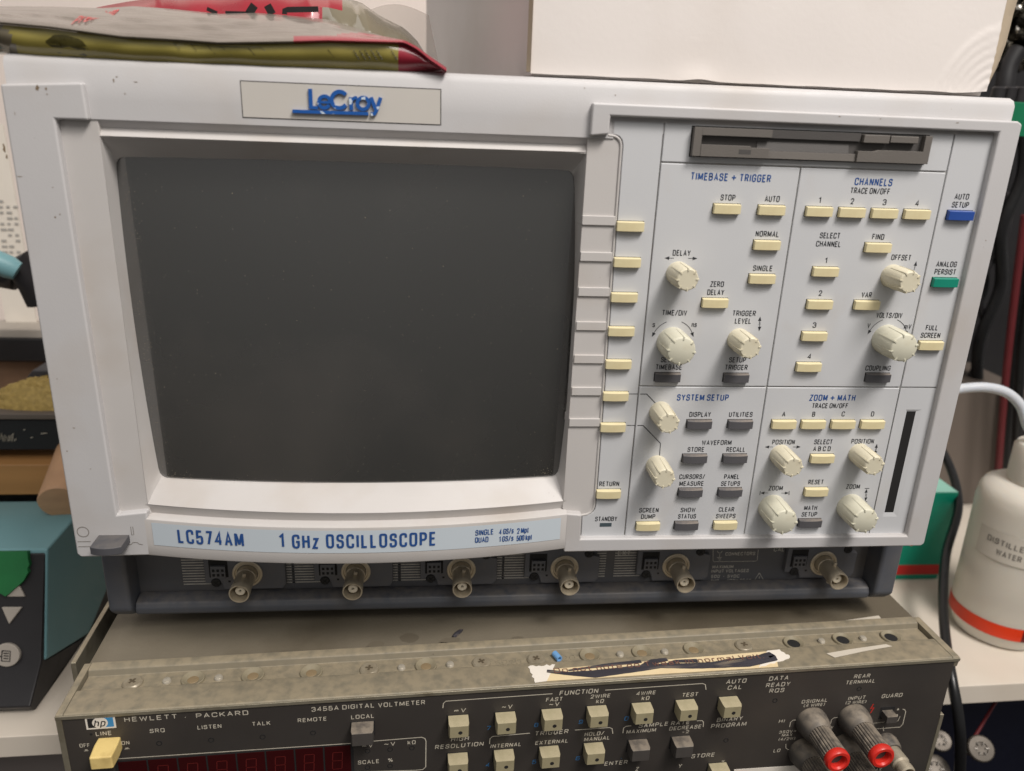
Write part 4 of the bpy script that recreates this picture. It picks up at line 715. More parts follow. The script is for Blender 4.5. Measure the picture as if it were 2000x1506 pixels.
b = MB(); b.lathe([(5.3, 0), (5.15, 1.1), (4.85, 1.3), (3.3, .5), (3.2, .2)], (0, 0, 0), (0, 0, 1), 28, cap=False); b.lathe([(3.2, .35), (2.8, .4)], (0, 0, 0), (0, 0, 1), 20, 1); HL = mesh(b, 'screw_hole', [m_rim, m_gap], Vector((0, 0, 0)))
for u, v in ((1550, 1257), (1646, 1250), (1740, 1245)): x, y = chan(u, v); put('screw_hole', HL, dvm, (x, y, ZC))
b = MB(); b.lathe([(1.9, 0), (1.9, .3), (1.5, .45), (1.9, .7), (1.5, .9), (1.8, 1.15), (1.4, 1.35), (1.5, 1.6), (.9, 1.8)], (0, 0, 0), (0, 0, 1), 16); ST = mesh(b, 'threaded_stud', m_steel, Vector((0, 0, 0)))
for u, v in ((326, 1331), (427, 1325), (784, 1305), (879, 1299), (1211, 1279), (1298, 1274), (1604, 1253), (1685, 1248)): x, y = chan(u, v); put('threaded_stud', ST, dvm, (x, y, ZC))
t = MB()
for s, u, v, wd in (('5020', 993, 1293, 14.5), ('5201', 1108, 1284, 15)):
    x, y = chan(u, v); vs, fs = text2d(s, wd * .88, 3.6, wt=.13)
    for f in fs: q = [(x + vs[i][0], y + vs[i][1], ZC + .22 + vs[i][2]) for i in f]; t.add(q + [(a, c_, ZC - .1) for a, c_, _ in q], [(0, 1, 2, 3), (0, 4, 5, 1), (1, 5, 6, 2), (2, 6, 7, 3), (3, 7, 4, 0)])
part('embossed_number', t, m_olive, dvm, smooth=False)
# tape label with a marker scribble, torn at both ends
def ht(u, v, z=.0): return hz(u, v, z)
def jag(a, b_, n, amp):
    out = []
    for i in range(n + 1):
        t_ = i / n; p = Vector(a).lerp(Vector(b_), t_); d = (Vector(b_) - Vector(a)).normalized(); nn = Vector((-d[1], d[0])); out.append(tuple(p + nn * random.uniform(-amp, amp)))
    return out
TP = lambda u, v: (ht(u, v).x, ht(u, v).y)
c1, c2, c3, c4 = TP(1062, 1309), TP(1512, 1272), TP(1520, 1303), TP(1052, 1332)
b = MB(); b.prism([c4, c3, c2, c1], .12, .3, axis=2)
w1 = [TP(1031, 1304)] + jag(TP(1031, 1304), TP(1046, 1334), 8, .5)[1:] + [TP(1068, 1331), TP(1084, 1299)] + jag(TP(1084, 1299), TP(1031, 1304), 10, 1.0)[1:-1]
b.prism(w1, .1, .36, 1, axis=2)
w2 = [TP(1498, 1272)] + jag(TP(1522, 1270), TP(1544, 1284), 8, .9) + jag(TP(1540, 1287), TP(1482, 1305), 10, .5)
b.prism(w2, .1, .36, 1, axis=2); tape = part('tape_label', b, [m_tape, m_white], dvm, smooth=False)
t = MB(); p = TP(1290, 1297); dx, dy = c2[0] - c1[0], ((c2[1] - c1[1]) + (c3[1] - c4[1])) / 2; ang = math.atan2(dy, dx)
vs, fs = text2d('Do not note do Tweak in normal Volt.', 106, 3.4, wt=.13)
t.add([(p[0] + q * math.cos(ang) - r_ * math.sin(ang), p[1] + q * math.sin(ang) + r_ * math.cos(ang), .62 - l) for q, r_, l in vs], fs); part('red_lettering', t, m_redink, tape, fixn=False, smooth=False)
t = MB()
def brush(pts, wds, z):
    L = []; R = []; P_ = [Vector(TP(*q)) for q in pts]; Q = []; Wd = []
    for i in range(len(P_) - 1):
        for k in range(5): s_ = k / 5; Q.append(P_[i].lerp(P_[i + 1], s_)); Wd.append(wds[i] * (1 - s_) + wds[i + 1] * s_)
    Q.append(P_[-1]); Wd.append(wds[-1])
    for i, q in enumerate(Q):
        d = (Q[min(i + 1, len(Q) - 1)] - Q[max(i - 1, 0)]).normalized(); nn = Vector((-d[1], d[0])) * (Wd[i] * .46 + random.uniform(-.1, .1)); L.append((q[0] + nn[0], q[1] + nn[1], z)); R.append((q[0] - nn[0], q[1] - nn[1], z))
    t.grid([L, R])
brush([(1068, 1312), (1110, 1317), (1160, 1318), (1230, 1309), (1290, 1302), (1350, 1302), (1400, 1300), (1460, 1298), (1515, 1288)], [2.4, 2.6, 5.5, 5, 3.4, 4.5, 5, 4.5, 3], .46)
brush([(1110, 1311), (1180, 1301), (1252, 1293)], [1, 2.4, 2.6], .48); brush([(1250, 1306), (1275, 1294), (1303, 1289)], [3, 4, 2.4], .5); brush([(1290, 1304), (1320, 1293), (1362, 1292)], [1.5, 2.4, 3], .52)
brush([(1345, 1305), (1420, 1291), (1478, 1284)], [1.5, 1.6, 1.4], .54); brush([(1395, 1302), (1460, 1293), (1505, 1280), (1514, 1291)], [3, 3.6, 4.4, 3], .56)
part('marker_scribble', t, m_marker, tape, fixn=False, smooth=False)
for pts in ([(1592, 1224), (1640, 1214), (1716, 1203), (1724, 1213), (1650, 1220)], [(1614, 1277), (1660, 1269), (1730, 1259), (1742, 1263), (1690, 1272), (1630, 1285)]):
    far = pts[0][1] < 1250; zz_ = -3.45 if far else .2; b = MB(); b.prism([(ht(*q, zz_).x, ht(*q, zz_).y) for q in pts], zz_, zz_ + .3, axis=2); part('torn_label_scrap', b, mat('dirty_paper', (196, 187, 172), .75, var=.08, dirt=(140, 126, 104), dscale=60, damt=.5), dvm, smooth=False)
b = MB()
for k, (u, v, rx, ry) in enumerate([(800, 1246, 20, 9), (735, 1272, 17, 8), (560, 1276, 16, 7), (880, 1262, 22, 5), (672, 1277, 9, 4), (1010, 1248, 14, 5)]):
    rr = random.Random(k); c_ = ht(u, v, -3.5); b.add([(c_.x + rx * .24 * math.cos(q * .35) * rr.uniform(.88, 1.1), c_.y + ry * .42 * math.sin(q * .35) * rr.uniform(.88, 1.1), (-3.44 if c_.y > 36 else .2)) for q in range(18)], [tuple(range(18))])
part('old_stains', b, mat('stain', (106, 98, 84), .5, var=.08, vscale=90), dvm, fixn=False, smooth=False)
b = MB(); P_ = [ht(885, 1245, -3.2), ht(890, 1240, -3.2), ht(900, 1232, -3.2), ht(904, 1230, -3.2)]; b.tube([(q.x, q.y, -3.2) for q in P_], [.9, 1.3, 1.0, .3], 8); part('paint_chip', b, m_marker, dvm)
# blue scrap of wire insulation lying in the channel
q0, q1 = hz(1083, 1275, -.6), hz(1093, 1286, -.6); W0 = HO + HM @ Vector((q0.x, q0.y, ZC + 1.75)); W1 = HO + HM @ Vector((q1.x, q1.y, ZC + 1.75))
b = MB(); d_ = (W1 - W0); b.lathe([(.9, -.2), (1.6, 0), (1.6, d_.length), (1.0, d_.length), (.9, d_.length * .5)], W0, d_, 16, cap=False)
tag(part('insulation_scrap', b, mat('sky_blue_insulation', (112, 160, 208), .5, var=.05), None), 'tiny blue tube of wire insulation lying on the voltmeter top edge', 'wire scrap')
# ================================================================ SURROUNDINGS
m_shelf = mat('shelf_laminate', (214, 204, 190), .4, var=.03, vscale=12, bump=.02, dirt=(176, 158, 136), dscale=10, damt=.3)
m_wall = mat('wall_paint', (232, 220, 212), .8, var=.02, vscale=6)
m_boxw = mat('white_cardboard', (222, 215, 210), .7, var=.02, vscale=14, bump=.05, bscale=500, dirt=(190, 176, 162), dscale=18, damt=.2, specks=((120, 110, 100), 60, .02, .8))
m_kraft = mat('kraft_card', (176, 160, 138), .8, var=.05, bump=.05, bscale=500)
m_dark = mat('dark_equipment', (30, 29, 31), .55, var=.2, vscale=14)
m_grey = mat('grey_equipment', (104, 94, 86), .6, var=.06, vscale=8)
m_teal = mat('teal_plastic', (112, 154, 160), .45, var=.03, vscale=20, bump=.02)
m_sblack = mat('station_black_plastic', (34, 32, 34), .45, var=.1, bump=.04, bscale=900)
m_btn = mat('grey_rubber_button', (168, 160, 150), .5, var=.03)
m_gtape = mat('green_tape', (28, 108, 58), .6, var=.12, vscale=60, bump=.08, bscale=300)
m_wood = mat('pine_wood', (178, 130, 78), .6, var=.16, vscale=30, stretch=(.25, 1, 3), bump=.03)
m_wood2 = mat('beech_wood', (196, 154, 118), .55, var=.14, vscale=60, stretch=(1, .3, 3), bump=.03)
m_wool = mat('brass_wool', (184, 156, 88), .5, metal=.15, var=.22, vscale=300, bump=1.2, bscale=260)
m_bottle = mat('cloudy_bottle', (234, 228, 216), .42, var=.02, sss=.35, trans=.3, vscale=20, bump=.05, bscale=80)
m_band = mat('red_band', (214, 58, 22), .3, var=.2, vscale=18)
m_tealbox = mat('teal_green_card', (10, 134, 108), .4, var=.05, vscale=10)
m_mint = mat('mint_card', (150, 200, 184), .5, var=.03)
m_redc = mat('red_card', (186, 44, 40), .4, var=.1)
m_cable = mat('black_cable_rubber', (24, 24, 25), .32, var=.1)
m_redcable = mat('red_cable_rubber', (92, 30, 34), .4, var=.1)
m_tube = mat('cloudy_tube', (196, 200, 206), .3, var=.03, coat=.4, sss=.3)
m_foil = mat('foil', (190, 186, 178), .22, metal=1, var=.1, bump=1.5, bscale=90)
ZS = -238.7
def Hw(x, y, z): return HO + HM @ Vector((x, y, z))       # voltmeter frame -> world
# shelf: aligned with the voltmeter, its front edge well behind the overhanging front
b = MB(); f0, f1 = sz(0, 1440, ZS), sz(2000, 1334, ZS); d = (f1 - f0); d.z = 0; d.normalize(); nrm = Vector((-d.y, d.x, 0))
mid_ = (f0 + f1) / 2; mid_.z = 0
def shelf_pt(a, c, z): q = mid_ + d * a + nrm * c; return (q.x, q.y, z)
vs = [shelf_pt(a, c, z) for z in (ZS, ZS - 15) for a, c in ((-650, 0), (650, 0), (650, 620), (-650, 620))]
b.add(vs, [(0, 1, 2, 3), (7, 6, 5, 4), (0, 4, 5, 1), (1, 5, 6, 2), (2, 6, 7, 3), (3, 7, 4, 0)])
sh = part('shelf', b, m_shelf, None, .6); tag(sh, None, None, kind='structure')
b = MB(); b.box(-900, 900, 690, 705, -900, 1100); tag(part('wall', b, m_wall, None), None, None, kind='structure')
b = MB(); b.box(-900, 900, -100, 700, -640, -620); tag(part('floor', b, mat('dark_floor', (44, 38, 36), .7, var=.2), None), None, None, kind='structure')
# ---- white box on the oscilloscope
ZT = 125.35
bx = thing('cardboard_box', (20, 120, ZT), 'large white cardboard box with crushed lower right corner, on top of the oscilloscope', 'box')
fl_, fr_ = sy(1036, 147, 6), sy(1925, 187, 6); bl_ = sy(832, 100, 255).x
b = MB(); b.prism([(fl_.x + 1.2, 9), (fr_.x, 9), (fr_.x + 24, 262), (bl_, 262)], ZT, ZT + 190, axis=2); part('box_body', b, m_boxw, bx, .5)
# front flap: a fine sheet with dents and creases
def crease(u_, w_):
    dz_ = 0.0
    for k in range(6):
        r0 = 9 + k * 3.1; cx0, cz0 = fr_.x + 3, ZT - 6
        dd = math.hypot((u_ - cx0) * 1.0, (w_ - cz0) * .8); dz_ += .55 * math.exp(-((dd - r0) / .9) ** 2) * (1 if (u_ - cx0) < -2 else .6)
    t_ = (u_ - 12) / 9; dz_ += .9 * math.exp(-t_ * t_ - ((w_ - ZT) / 5) ** 2)
    return dz_ + .35 * noise.noise(Vector((u_ * .03, w_ * .03, 3)))
b = MB(); rows = []; rows2 = []; nx, nz_ = 150, 70
for j in range(nz_ + 1):
    z = ZT + .25 + (170 * (j / nz_) ** 1.6); r = []; r2 = []
    for i in range(nx + 1):
        x = fl_.x + (fr_.x - fl_.x) * i / nx; sag = .9 * math.exp(-((x - 14) / 5) ** 2) + .5 * (1 + noise.noise(Vector((x * .05, 0, 1)))) ; zz = z + (sag if j == 0 else sag * math.exp(-j / 3))
        zz += max(0, (x - fr_.x + 14)) * .09 * math.exp(-j / 8)
        y = 6 - crease(x, z); r.append((x, y, zz)); r2.append((x, 8.6, zz))
    rows.append(r); rows2.append(r2)
b.grid(rows); b.grid([rows[0], rows2[0]]); b.grid([[r[0] for r in rows], [r[0] for r in rows2]]); b.grid([[r[-1] for r in rows], [r[-1] for r in rows2]]); part('front_flap', b, m_boxw, bx, smooth=True)
b = MB(); b.prism([(fl_.x - 1.6, 7.2), (fl_.x - .2, 5.2), (fl_.x - .1, 8.8), (fl_.x - 1.2, 9.2)], ZT + 1.4, ZT + 170, axis=2); part('flap_edge', b, m_kraft, bx, smooth=False); b = MB()
rows = []
for j in range(24):
    z = ZT + 2.2 + 168 * (j / 23) ** 1.5; k_ = 1 - math.exp(-j / 2.5); wob = .35 * noise.noise(Vector((z * .15, 0, 0))); rows.append([(fr_.x + .05, 6.0, z), (fr_.x + 4.2 * k_ + wob, 8.2, z), (fr_.x + 9.0 * k_ + wob, 12, z + 1), (fr_.x + 8.4 * k_ + wob, 13, z + 1), (fr_.x, 9, z)])
b.grid(rows, closed=True); part('cut_edge', b, m_kraft, bx, smooth=False)
# ---- plastic bags
m_bagg = mat('grey_pouch_film', (132, 123, 114), .3, var=.2, vscale=26, stretch=(.35, 1, 2), bump=.8, bscale=160, coat=.5, dirt=(80, 72, 66), dscale=15, damt=.6)
m_bagy = mat('olive_yellow_card', (150, 138, 70), .22, var=.06, vscale=14, stretch=(.2, 1, 1), coat=.5, dirt=(88, 84, 40), dscale=10, damt=.3)
m_bagr = mat('red_pouch_film', (146, 38, 54), .28, var=.06, vscale=30, coat=.5)
m_bagr2 = mat('dark_red_film', (146, 26, 40), .3, var=.06, vscale=20, coat=.5)
m_clear = mat('smoky_film', (116, 108, 90), .18, var=.2, vscale=30, coat=.6)
m_bagk = mat('black_print', (34, 30, 30), .4)
bag = thing('pouch', (-200, 20, 125), 'flat grey plastic pouch with olive yellow label and red corner, lying on the oscilloscope', 'plastic bag')
def interp(tab, u):
    for (a, p), (c, q) in zip(tab, tab[1:]):
        if u <= c: t_ = (u - a) / (c - a); return p + (q - p) * t_
    return tab[-1][1]
T0 = [(-160, 30), (0, 12), (110, 13), (200, 16), (260, 12), (330, 17), (430, 27), (500, 25), (560, 30), (640, 38), (720, 62), (790, 82), (830, 104), (874, 133)]
T1 = [(-160, 25), (0, 38), (100, 47), (180, 58), (240, 66), (330, 71), (430, 78), (570, 76), (640, 74), (790, 78), (816, 92), (840, 112), (874, 135)]
T2 = [(-160, 95), (0, 100), (40, 111), (90, 121), (200, 127), (450, 137), (700, 145), (790, 145), (874, 137)]
us = [-150 + i * (1022 / 120) for i in range(121)]
def bagrow(tab, dv, y, amp=0, seed=0, lift=0): return [sy(u, interp(tab, u) + dv, y + amp * noise.noise(Vector((u * .012, seed, 0)))) for u in us]
top = bagrow(T0, 0, 46); b = MB()
def blend(A, B, t_, bulge=0, seed=0, nz=1): return [a.lerp(c, t_) + Vector((0, -bulge if not nz else -bulge * (1 + .9 * noise.noise(Vector((a.x * .06, seed, t_ * 3))) + .5 * noise.noise(Vector((a.x * .16 + t_ * 4, seed, t_ * 5)))), 0)) for a, c in zip(A, B)]
seam = bagrow(T1, 0, -1, 2, 5); back = [p + Vector((0, 60, -8)) for p in top]
rows = [back, top] + [blend(top, seam, t_, 3.5 * math.sin(math.pi * t_), t_ * 9) for t_ in (.1, .2, .3, .4, .5, .6, .7, .8, .9)] + [seam, [p + Vector((0, -1.5, -.9)) for p in seam], [p + Vector((0, .4, -1.5)) for p in seam]]
b.grid(rows, 0); n_ = len(us) - 1
for fi, f in enumerate(b.f):
    c_ = sum((b.v[i] for i in f), Vector()) / 4; pr_ = RC @ (c_ - CAM); u_ = 1000 + F_PX * pr_[0] / pr_[2]; r_ = fi // n_
    if u_ > 640 + (10 - r_) * 15 or (r_ >= 10 and u_ > 575): b.m[fi] = 1
part('pouch_top', b, [m_bagg, m_bagr], bag, fixn=True)
bot = bagrow(T2, 0, 6, 1.5, 9); b = MB(); s2 = [p + Vector((0, .8, -1.6)) for p in seam]
rows = [blend(s2, bot, t_, 3.0 * math.sin(math.pi * t_), 3, 0) for t_ in (0, .15, .3, .45, .6, .75, .9, 1)] + [[p + Vector((0, 60, 2)) for p in bot]]
b.grid(rows, 0)
for fi, f in enumerate(b.f):
    c_ = sum((b.v[i] for i in f), Vector()) / 4; pr_ = RC @ (c_ - CAM); u_ = 1000 + F_PX * pr_[0] / pr_[2]
    if u_ > 782: b.m[fi] = 1
    if u_ < 8 + (fi // n_) * 6: b.m[fi] = 2
lab_ = part('pouch_label', b, [m_bagy, m_bagr, m_clear], bag)
def onlabel(u, v):
    t_ = (v - interp(T1, u) - 2) / max(1, interp(T2, u) - interp(T1, u) - 2); i = min(range(len(us)), key=lambda k: abs(us[k] - u)); p = s2[i].lerp(bot[i], t_); q = sy(u, v, p.y - .35 - 3.0 * math.sin(math.pi * max(0, t_))); return q
t = MB()
def lline(pts, r=.07): t.tube([onlabel(*q) for q in pts], r, 5)
for a in ((350, 84), (403, 88)): pass
lline([(338, 83), (430, 91), (510, 92), (530, 112)]); lline([(338, 83), (352, 96)]); lline([(372, 85), (384, 98)]); lline([(402, 86), (420, 105)]); lline([(430, 90), (452, 108)]); lline([(484, 92), (498, 108)]); lline([(640, 96), (652, 112)])
for u0_ in (690, 702, 712, 724, 735, 764):
    for k in range(5): lline([(u0_ + k * 2.4, 99 + k * 4), (u0_ + k * 2.4 + 2.5 + k % 2, 99.5 + k * 4)], .13)
part('printed_lines', t, m_bagk, lab_)
b = MB(); c0 = onlabel(134, 88)
rows = []
for r_ in (0, .5, .8, 1):
    rows.append([onlabel(134 + 42 * r_ * math.cos(a * math.pi / 14) * (1 + .1 * math.sin(a * 5)), 90 + 20 * r_ * math.sin(a * math.pi / 14) + 10 * r_ * math.cos(a * math.pi / 14)) for a in range(28)])
b.grid(rows, closed=True); part('dark_emblem', b, mat('olive_print', (78, 72, 34), .3, var=.3, vscale=300, coat=.5), lab_, fixn=False)
# red rising word on the pouch
t = MB(); vs, fs = text2d('Premium', 20, 5.0, wt=.16, shear=.9); ti = sy(185, 36, 20)
def ontop(u, v): t_ = (v - interp(T0, u)) / max(1, interp(T1, u) - interp(T0, u)); return sy(u, v, 46 * (1 - t_) - 1 * t_ - 3.5 * math.sin(math.pi * min(1, max(0, t_))) * 1.7 - 2.0)
for f in fs: t.add([ontop(188 + vs[i][0] * 4.2, 31 - vs[i][1] * 2.6 - vs[i][0] * .9) for i in f], [tuple(range(len(f)))])
part('red_lettering', t, mat('faded_red_print', (196, 84, 84), .5), bag, fixn=False)
# second pouch behind, red, with a smoky clear side
b2 = thing('pouch', (-140, 130, 125), 'red plastic pouch with black letters and smoky clear side, behind the grey pouch', 'plastic bag')
TT = [(150, 40), (190, 14), (250, 3), (330, -8), (500, -20), (640, -14), (706, 5), (740, 30), (790, 55), (815, 80), (835, 112)]
us2 = [150 + i * (685 / 70) for i in range(71)]
rows = []
for k, y in enumerate((75, 62, 56, 54, 55, 58)):
    rows.append([sy(u, interp(TT, u) + k * (128 - interp(TT, u)) / 5, y + 5 * noise.noise(Vector((u * .02, k * .5, 2)))) for u in us2])
rows = [[p + Vector((0, 50, 0)) for p in rows[0]]] + rows; b = MB(); b.grid(rows)
for fi, f in enumerate(b.f):
    c_ = sum((b.v[i] for i in f), Vector()) / 4; pr_ = RC @ (c_ - CAM); u_ = 1000 + F_PX * pr_[0] / pr_[2]; v_ = 753 + F_PX * pr_[1] / pr_[2]
    if u_ > 640 + abs(v_ - 20) * .5 - (v_ > 25) * 12 and not (u_ < 720 and v_ < 8): b.m[fi] = 1
part('pouch_body', b, [m_bagr2, m_clear], b2)
t = MB()
def rline(pts, w_):
    P_ = [sy(u, v, 50) for u, v in pts]; ink_line(t, [(p.x, p.z) for p in P_], w_, 50)
rline([(404, 17), (424, 26)], 1.5); rline([(440, 24), (484, 25)], 1.0); rline([(486, 27), (497, 10)], 3.2); rline([(522, 10), (532, 28)], 3.2); rline([(556, 28), (556, 21), (562, 19), (622, 18)], 2.2); t2 = part('black_lettering', t, m_bagk, b2, fixn=False)
# clear corner film standing behind
b = MB(); rows = []
for j in range(9):
    rows.append([sy(700 + i * 11.5 + j * 2.2, 30 - 22 * math.sin(math.pi * i / 12) + j * 11, 92 + j * .8 + i) for i in range(13)])
b.grid(rows); part('clear_corner', b, mat('clear_film', (214, 204, 192), .12, var=.05, coat=.5, alpha=.45), b2, fixn=False)
# ---- soldering station
XS_ = -327.2
st = thing('soldering_station', (-385, 140, ZS), 'teal and black soldering station with arrow buttons and green tape, left of the voltmeter', 'soldering station')
def S2(u, v): p = sx(u, v, XS_); return (p.y, p.z)
tf, bf, m1, m2 = S2(93, 1072), S2(90, 1290), S2(175, 1240), S2(206, 1192)
b = MB(); b.prism([tf, bf, (m1[0], m1[1] + 1), (m2[0] + 6, m2[1] + 12), (m2[0] + 20, m2[1] + 20), (m2[0] + 20, tf[1] - 8), (162, tf[1] + .5)], -455, XS_, axis=0); part('upper_housing', b, m_teal, st, 1.5, 3)
b = MB(); b.prism([(tf[0] - 1.5, tf[1] - 2), (bf[0] - 2.5, bf[1] + 1), (79, ZS + 7), (84, ZS + .3), (200, ZS + .3), (206, m2[1] + 19), (m2[0] + 5, m2[1] + 11), (m1[0], m1[1]), (bf[0] + 2, bf[1] - 1), (tf[0] + 2, tf[1] - 3)], -453, XS_ - 1.2, axis=0); part('base', b, m_sblack, st, 1.2, 3)
# control face: buttons lie on the sloping front plane
P0 = Vector((0, tf[0] - 1.5, tf[1] - 2)); P1 = Vector((0, bf[0] - 2.5, bf[1] + 1)); dn = (P1 - P0).normalized(); nf = Vector((0, -1, 0)); nf = (Vector((0, dn.z, -dn.y))).normalized(); nf = -nf if nf.y > 0 else nf
def onface(u, v, h=0.0):
    r = ray(u, v); q = P0 + nf * h; s_ = (q - CAM).dot(nf) / r.dot(nf); return CAM + s_ * r
def plate(name, pts, h, m, par, bev=.5, label=None):
    b = MB(); A = [onface(u, v, h) for u, v in pts]; B_ = [p - nf * (h + .4) for p in A]; n = len(pts)
    b.add(A + B_, [tuple(range(n)), tuple(range(2 * n - 1, n - 1, -1))] + [(i, i + n, (i + 1) % n + n, (i + 1) % n) for i in range(n)]); return part(name, b, m, par, bev, 2, label)
plate('arrow_button', [(12, 1166), (48, 1166), (34, 1138)], 1.5, m_btn, st, .6, 'arrow button pointing up')
plate('arrow_button', [(2, 1186), (43, 1186), (17, 1220)], 1.5, m_btn, st, .6, 'arrow button pointing down')
rb = plate('round_button', [(12 + 26 * math.cos(a * math.pi / 14), 1280 + 23 * math.sin(a * math.pi / 14)) for a in range(28)], 2.4, m_btn, st, .6)
b = MB()
for pts in ([(4, 1271), (20, 1272), (19, 1292), (3, 1291), (4, 1271)], [(7, 1276), (17, 1276.5)], [(7, 1281), (17, 1281.5)], [(7, 1286), (16, 1286.5)], [(-4, 1282), (2, 1282)]):
    b.tube([onface(u, v, 2.5) for u, v in pts], .35, 5)
part('menu_symbol', b, m_gap, rb)
gp = [(-30, 1078), (53, 1077), (54, 1090), (57, 1102), (53, 1112), (55, 1118), (46, 1134), (38, 1142), (28, 1150), (20, 1158), (10, 1165), (2, 1160), (-10, 1156), (-30, 1150)]
o = plate('tape_piece', gp, 3.1, m_gtape, None, 0); tag(o, 'torn piece of green tape stuck over the soldering station buttons', 'tape')
# ---- wooden stand with its dowel, sponge tray, and things behind on the left
def slab(name, u0, v0, u1, v1, y, depth, m, label, cat, bev=.8, par=None, left=-60):
    a = sy(u0, v0, y); c = sy(u1, v1, y); b = MB(); b.box(a.x + left, c.x, y, y + depth, c.z, a.z)
    o = part(name, b, m, par, bev);
    if par is None: tag(o, label, cat)
    return o
wd_ = thing('wooden_stand', (-420, 240, sy(110, 968, 205).z), 'wooden board with a round dowel end, behind the teal soldering station', 'wooden stand')
slab('board', 0, 908, 122, 966, 205, 120, m_wood, '', '', par=wd_); 
a = sy(0, 878, 260); c = sy(128, 909, 205); b = MB(); b.add([(a.x - 60, 205, c.z + .3), (c.x + 4, 205, c.z + .3), (c.x + 4, 330, c.z + 1.5), (a.x - 60, 330, c.z + 1.5), (a.x - 60, 205, c.z + .1), (c.x + 4, 205, c.z + .1), (c.x + 4, 330, c.z + .1), (a.x - 60, 330, c.z + .1)], [(0, 1, 2, 3), (0, 4, 5, 1), (1, 5, 6, 2), (2, 6, 7, 3), (3, 7, 4, 0)]); part('board_top', b, m_wood2, wd_)
p = sy(117, 982, 168); b = MB(); b.lathe([(13.2, -60), (13.6, -4), (13.6, -1), (12.9, 0)], p, (.16, -1, -.3), 40); part('dowel', b, m_wood2, wd_)
slab('dark_tray', 0, 967, 140, 1013, 225, 60, m_dark, 'black bar between the wooden board and the teal station top', 'tray')
sp_ = thing('tip_cleaner', (-410, 230, sy(100, 880, 212).z), 'black tray holding a mound of brass wool, on the wooden board', 'tip cleaner')
slab('tray', 0, 820, 125, 879, 212, 50, m_dark, '', '', par=sp_); slab('tray_rim', 0, 809, 125, 820, 210, 54, m_grey, '', '', par=sp_)
b = MB(); c0 = sy(112, 809, 235); rows = []
for j in range(26):
    t_ = j / 25; ang_ = t_ * math.pi / 2; r_ = 52 * math.cos(ang_) ** 1.3; z_ = 31 * math.sin(ang_); rows.append([c0 + Vector((r_ * math.cos(a * math.pi / 24) * (1 + .2 * noise.noise(Vector((a * .9, j * .5, 0)))) + 2 * noise.noise(Vector((a * 1.3, j * 1.1, 4))), r_ * .4 * math.sin(a * math.pi / 24), z_ + 2.2 * noise.noise(Vector((a * .8, j * .8, 9))) - 2)) for a in range(48)])
b.grid(rows, closed=True); part('brass_wool', b, m_wool, sp_)
b = MB()
for pts in ([(0, 858), (3, 846), (6, 862), (9, 850)], [(9, 862), (12, 852), (15, 862), (18, 851)], [(18, 862), (21, 853), (26, 846), (23, 862)], [(28, 861), (31, 857)], [(60, 855), (64, 854)], [(46, 840), (49, 839)], [(80, 847), (92, 846)]):
    b.tube([sy(u, v, 211.5) for u, v in pts], .3, 5)
part('white_scribble', b, m_inkw, sp_)
# holder of the iron, behind the wool
b = MB(); q = [sy(u, v, 262) for u, v in ((20, 784), (62, 724), (125, 724), (140, 800))]; b.prism([(p.x, p.z) for p in q], 262, 300); tag(part('cleaner_hood', b, mat('slate_plastic', (58, 58, 62), .5), None, 1), 'slate grey sloping hood behind the brass wool mound', 'hood')
slab('cardboard_sheet', 0, 706, 110, 812, 330, 10, mat('brown_card', (122, 98, 78), .7, var=.1), 'brown cardboard panel standing behind the brass wool', 'cardboard')
slab('black_ledge', 0, 662, 100, 706, 318, 30, m_dark, 'black ledge running below the white printed sheet', 'ledge')
slab('white_ledge', 0, 643, 100, 661, 322, 30, mat('grey_white_trim', (168, 160, 150), .6), 'pale strip along the top of the black ledge', 'trim')
a = sy(-60, 240, 345); c = sy(75, 650, 345); b = MB(); b.box(a.x, c.x, 345, 346.5, c.z, a.z); sheet = part('printed_sheet', b, m_white, None, 0); tag(sheet, 'white sheet with rows of small grey print, behind the left edge', 'paper sheet')
t = MB()
for r_ in range(15):
    for k in range(3):
        if random.random() < .85: p = sy(-2 + k * 14 + r_ * .8, 395 + r_ * 11, 344.6); L_ = random.uniform(2, 4.5); t.box(p.x, p.x + L_, 344.3, 344.8, p.z, p.z + 1.7)
part('printed_rows', t, mat('pale_print', (172, 168, 162), .7), sheet)
ir = thing('soldering_iron', (-420, 240, -20), 'teal handled soldering iron in its black holder, at the left edge', 'soldering iron')
b = MB(); b.tube([sy(-60, 492, 235), sy(-10, 510, 238), sy(18, 522, 240), sy(34, 530, 241)], [8, 8, 8, 6.5], 20); part('handle', b, m_teal, ir)
b = MB(); b.tube([sy(-40, 538, 262), sy(20, 540, 262), sy(44, 520, 262), sy(64, 560, 262), sy(74, 596, 262)], [6, 10, 13, 9, 7], 18); part('holder', b, m_sblack, ir)
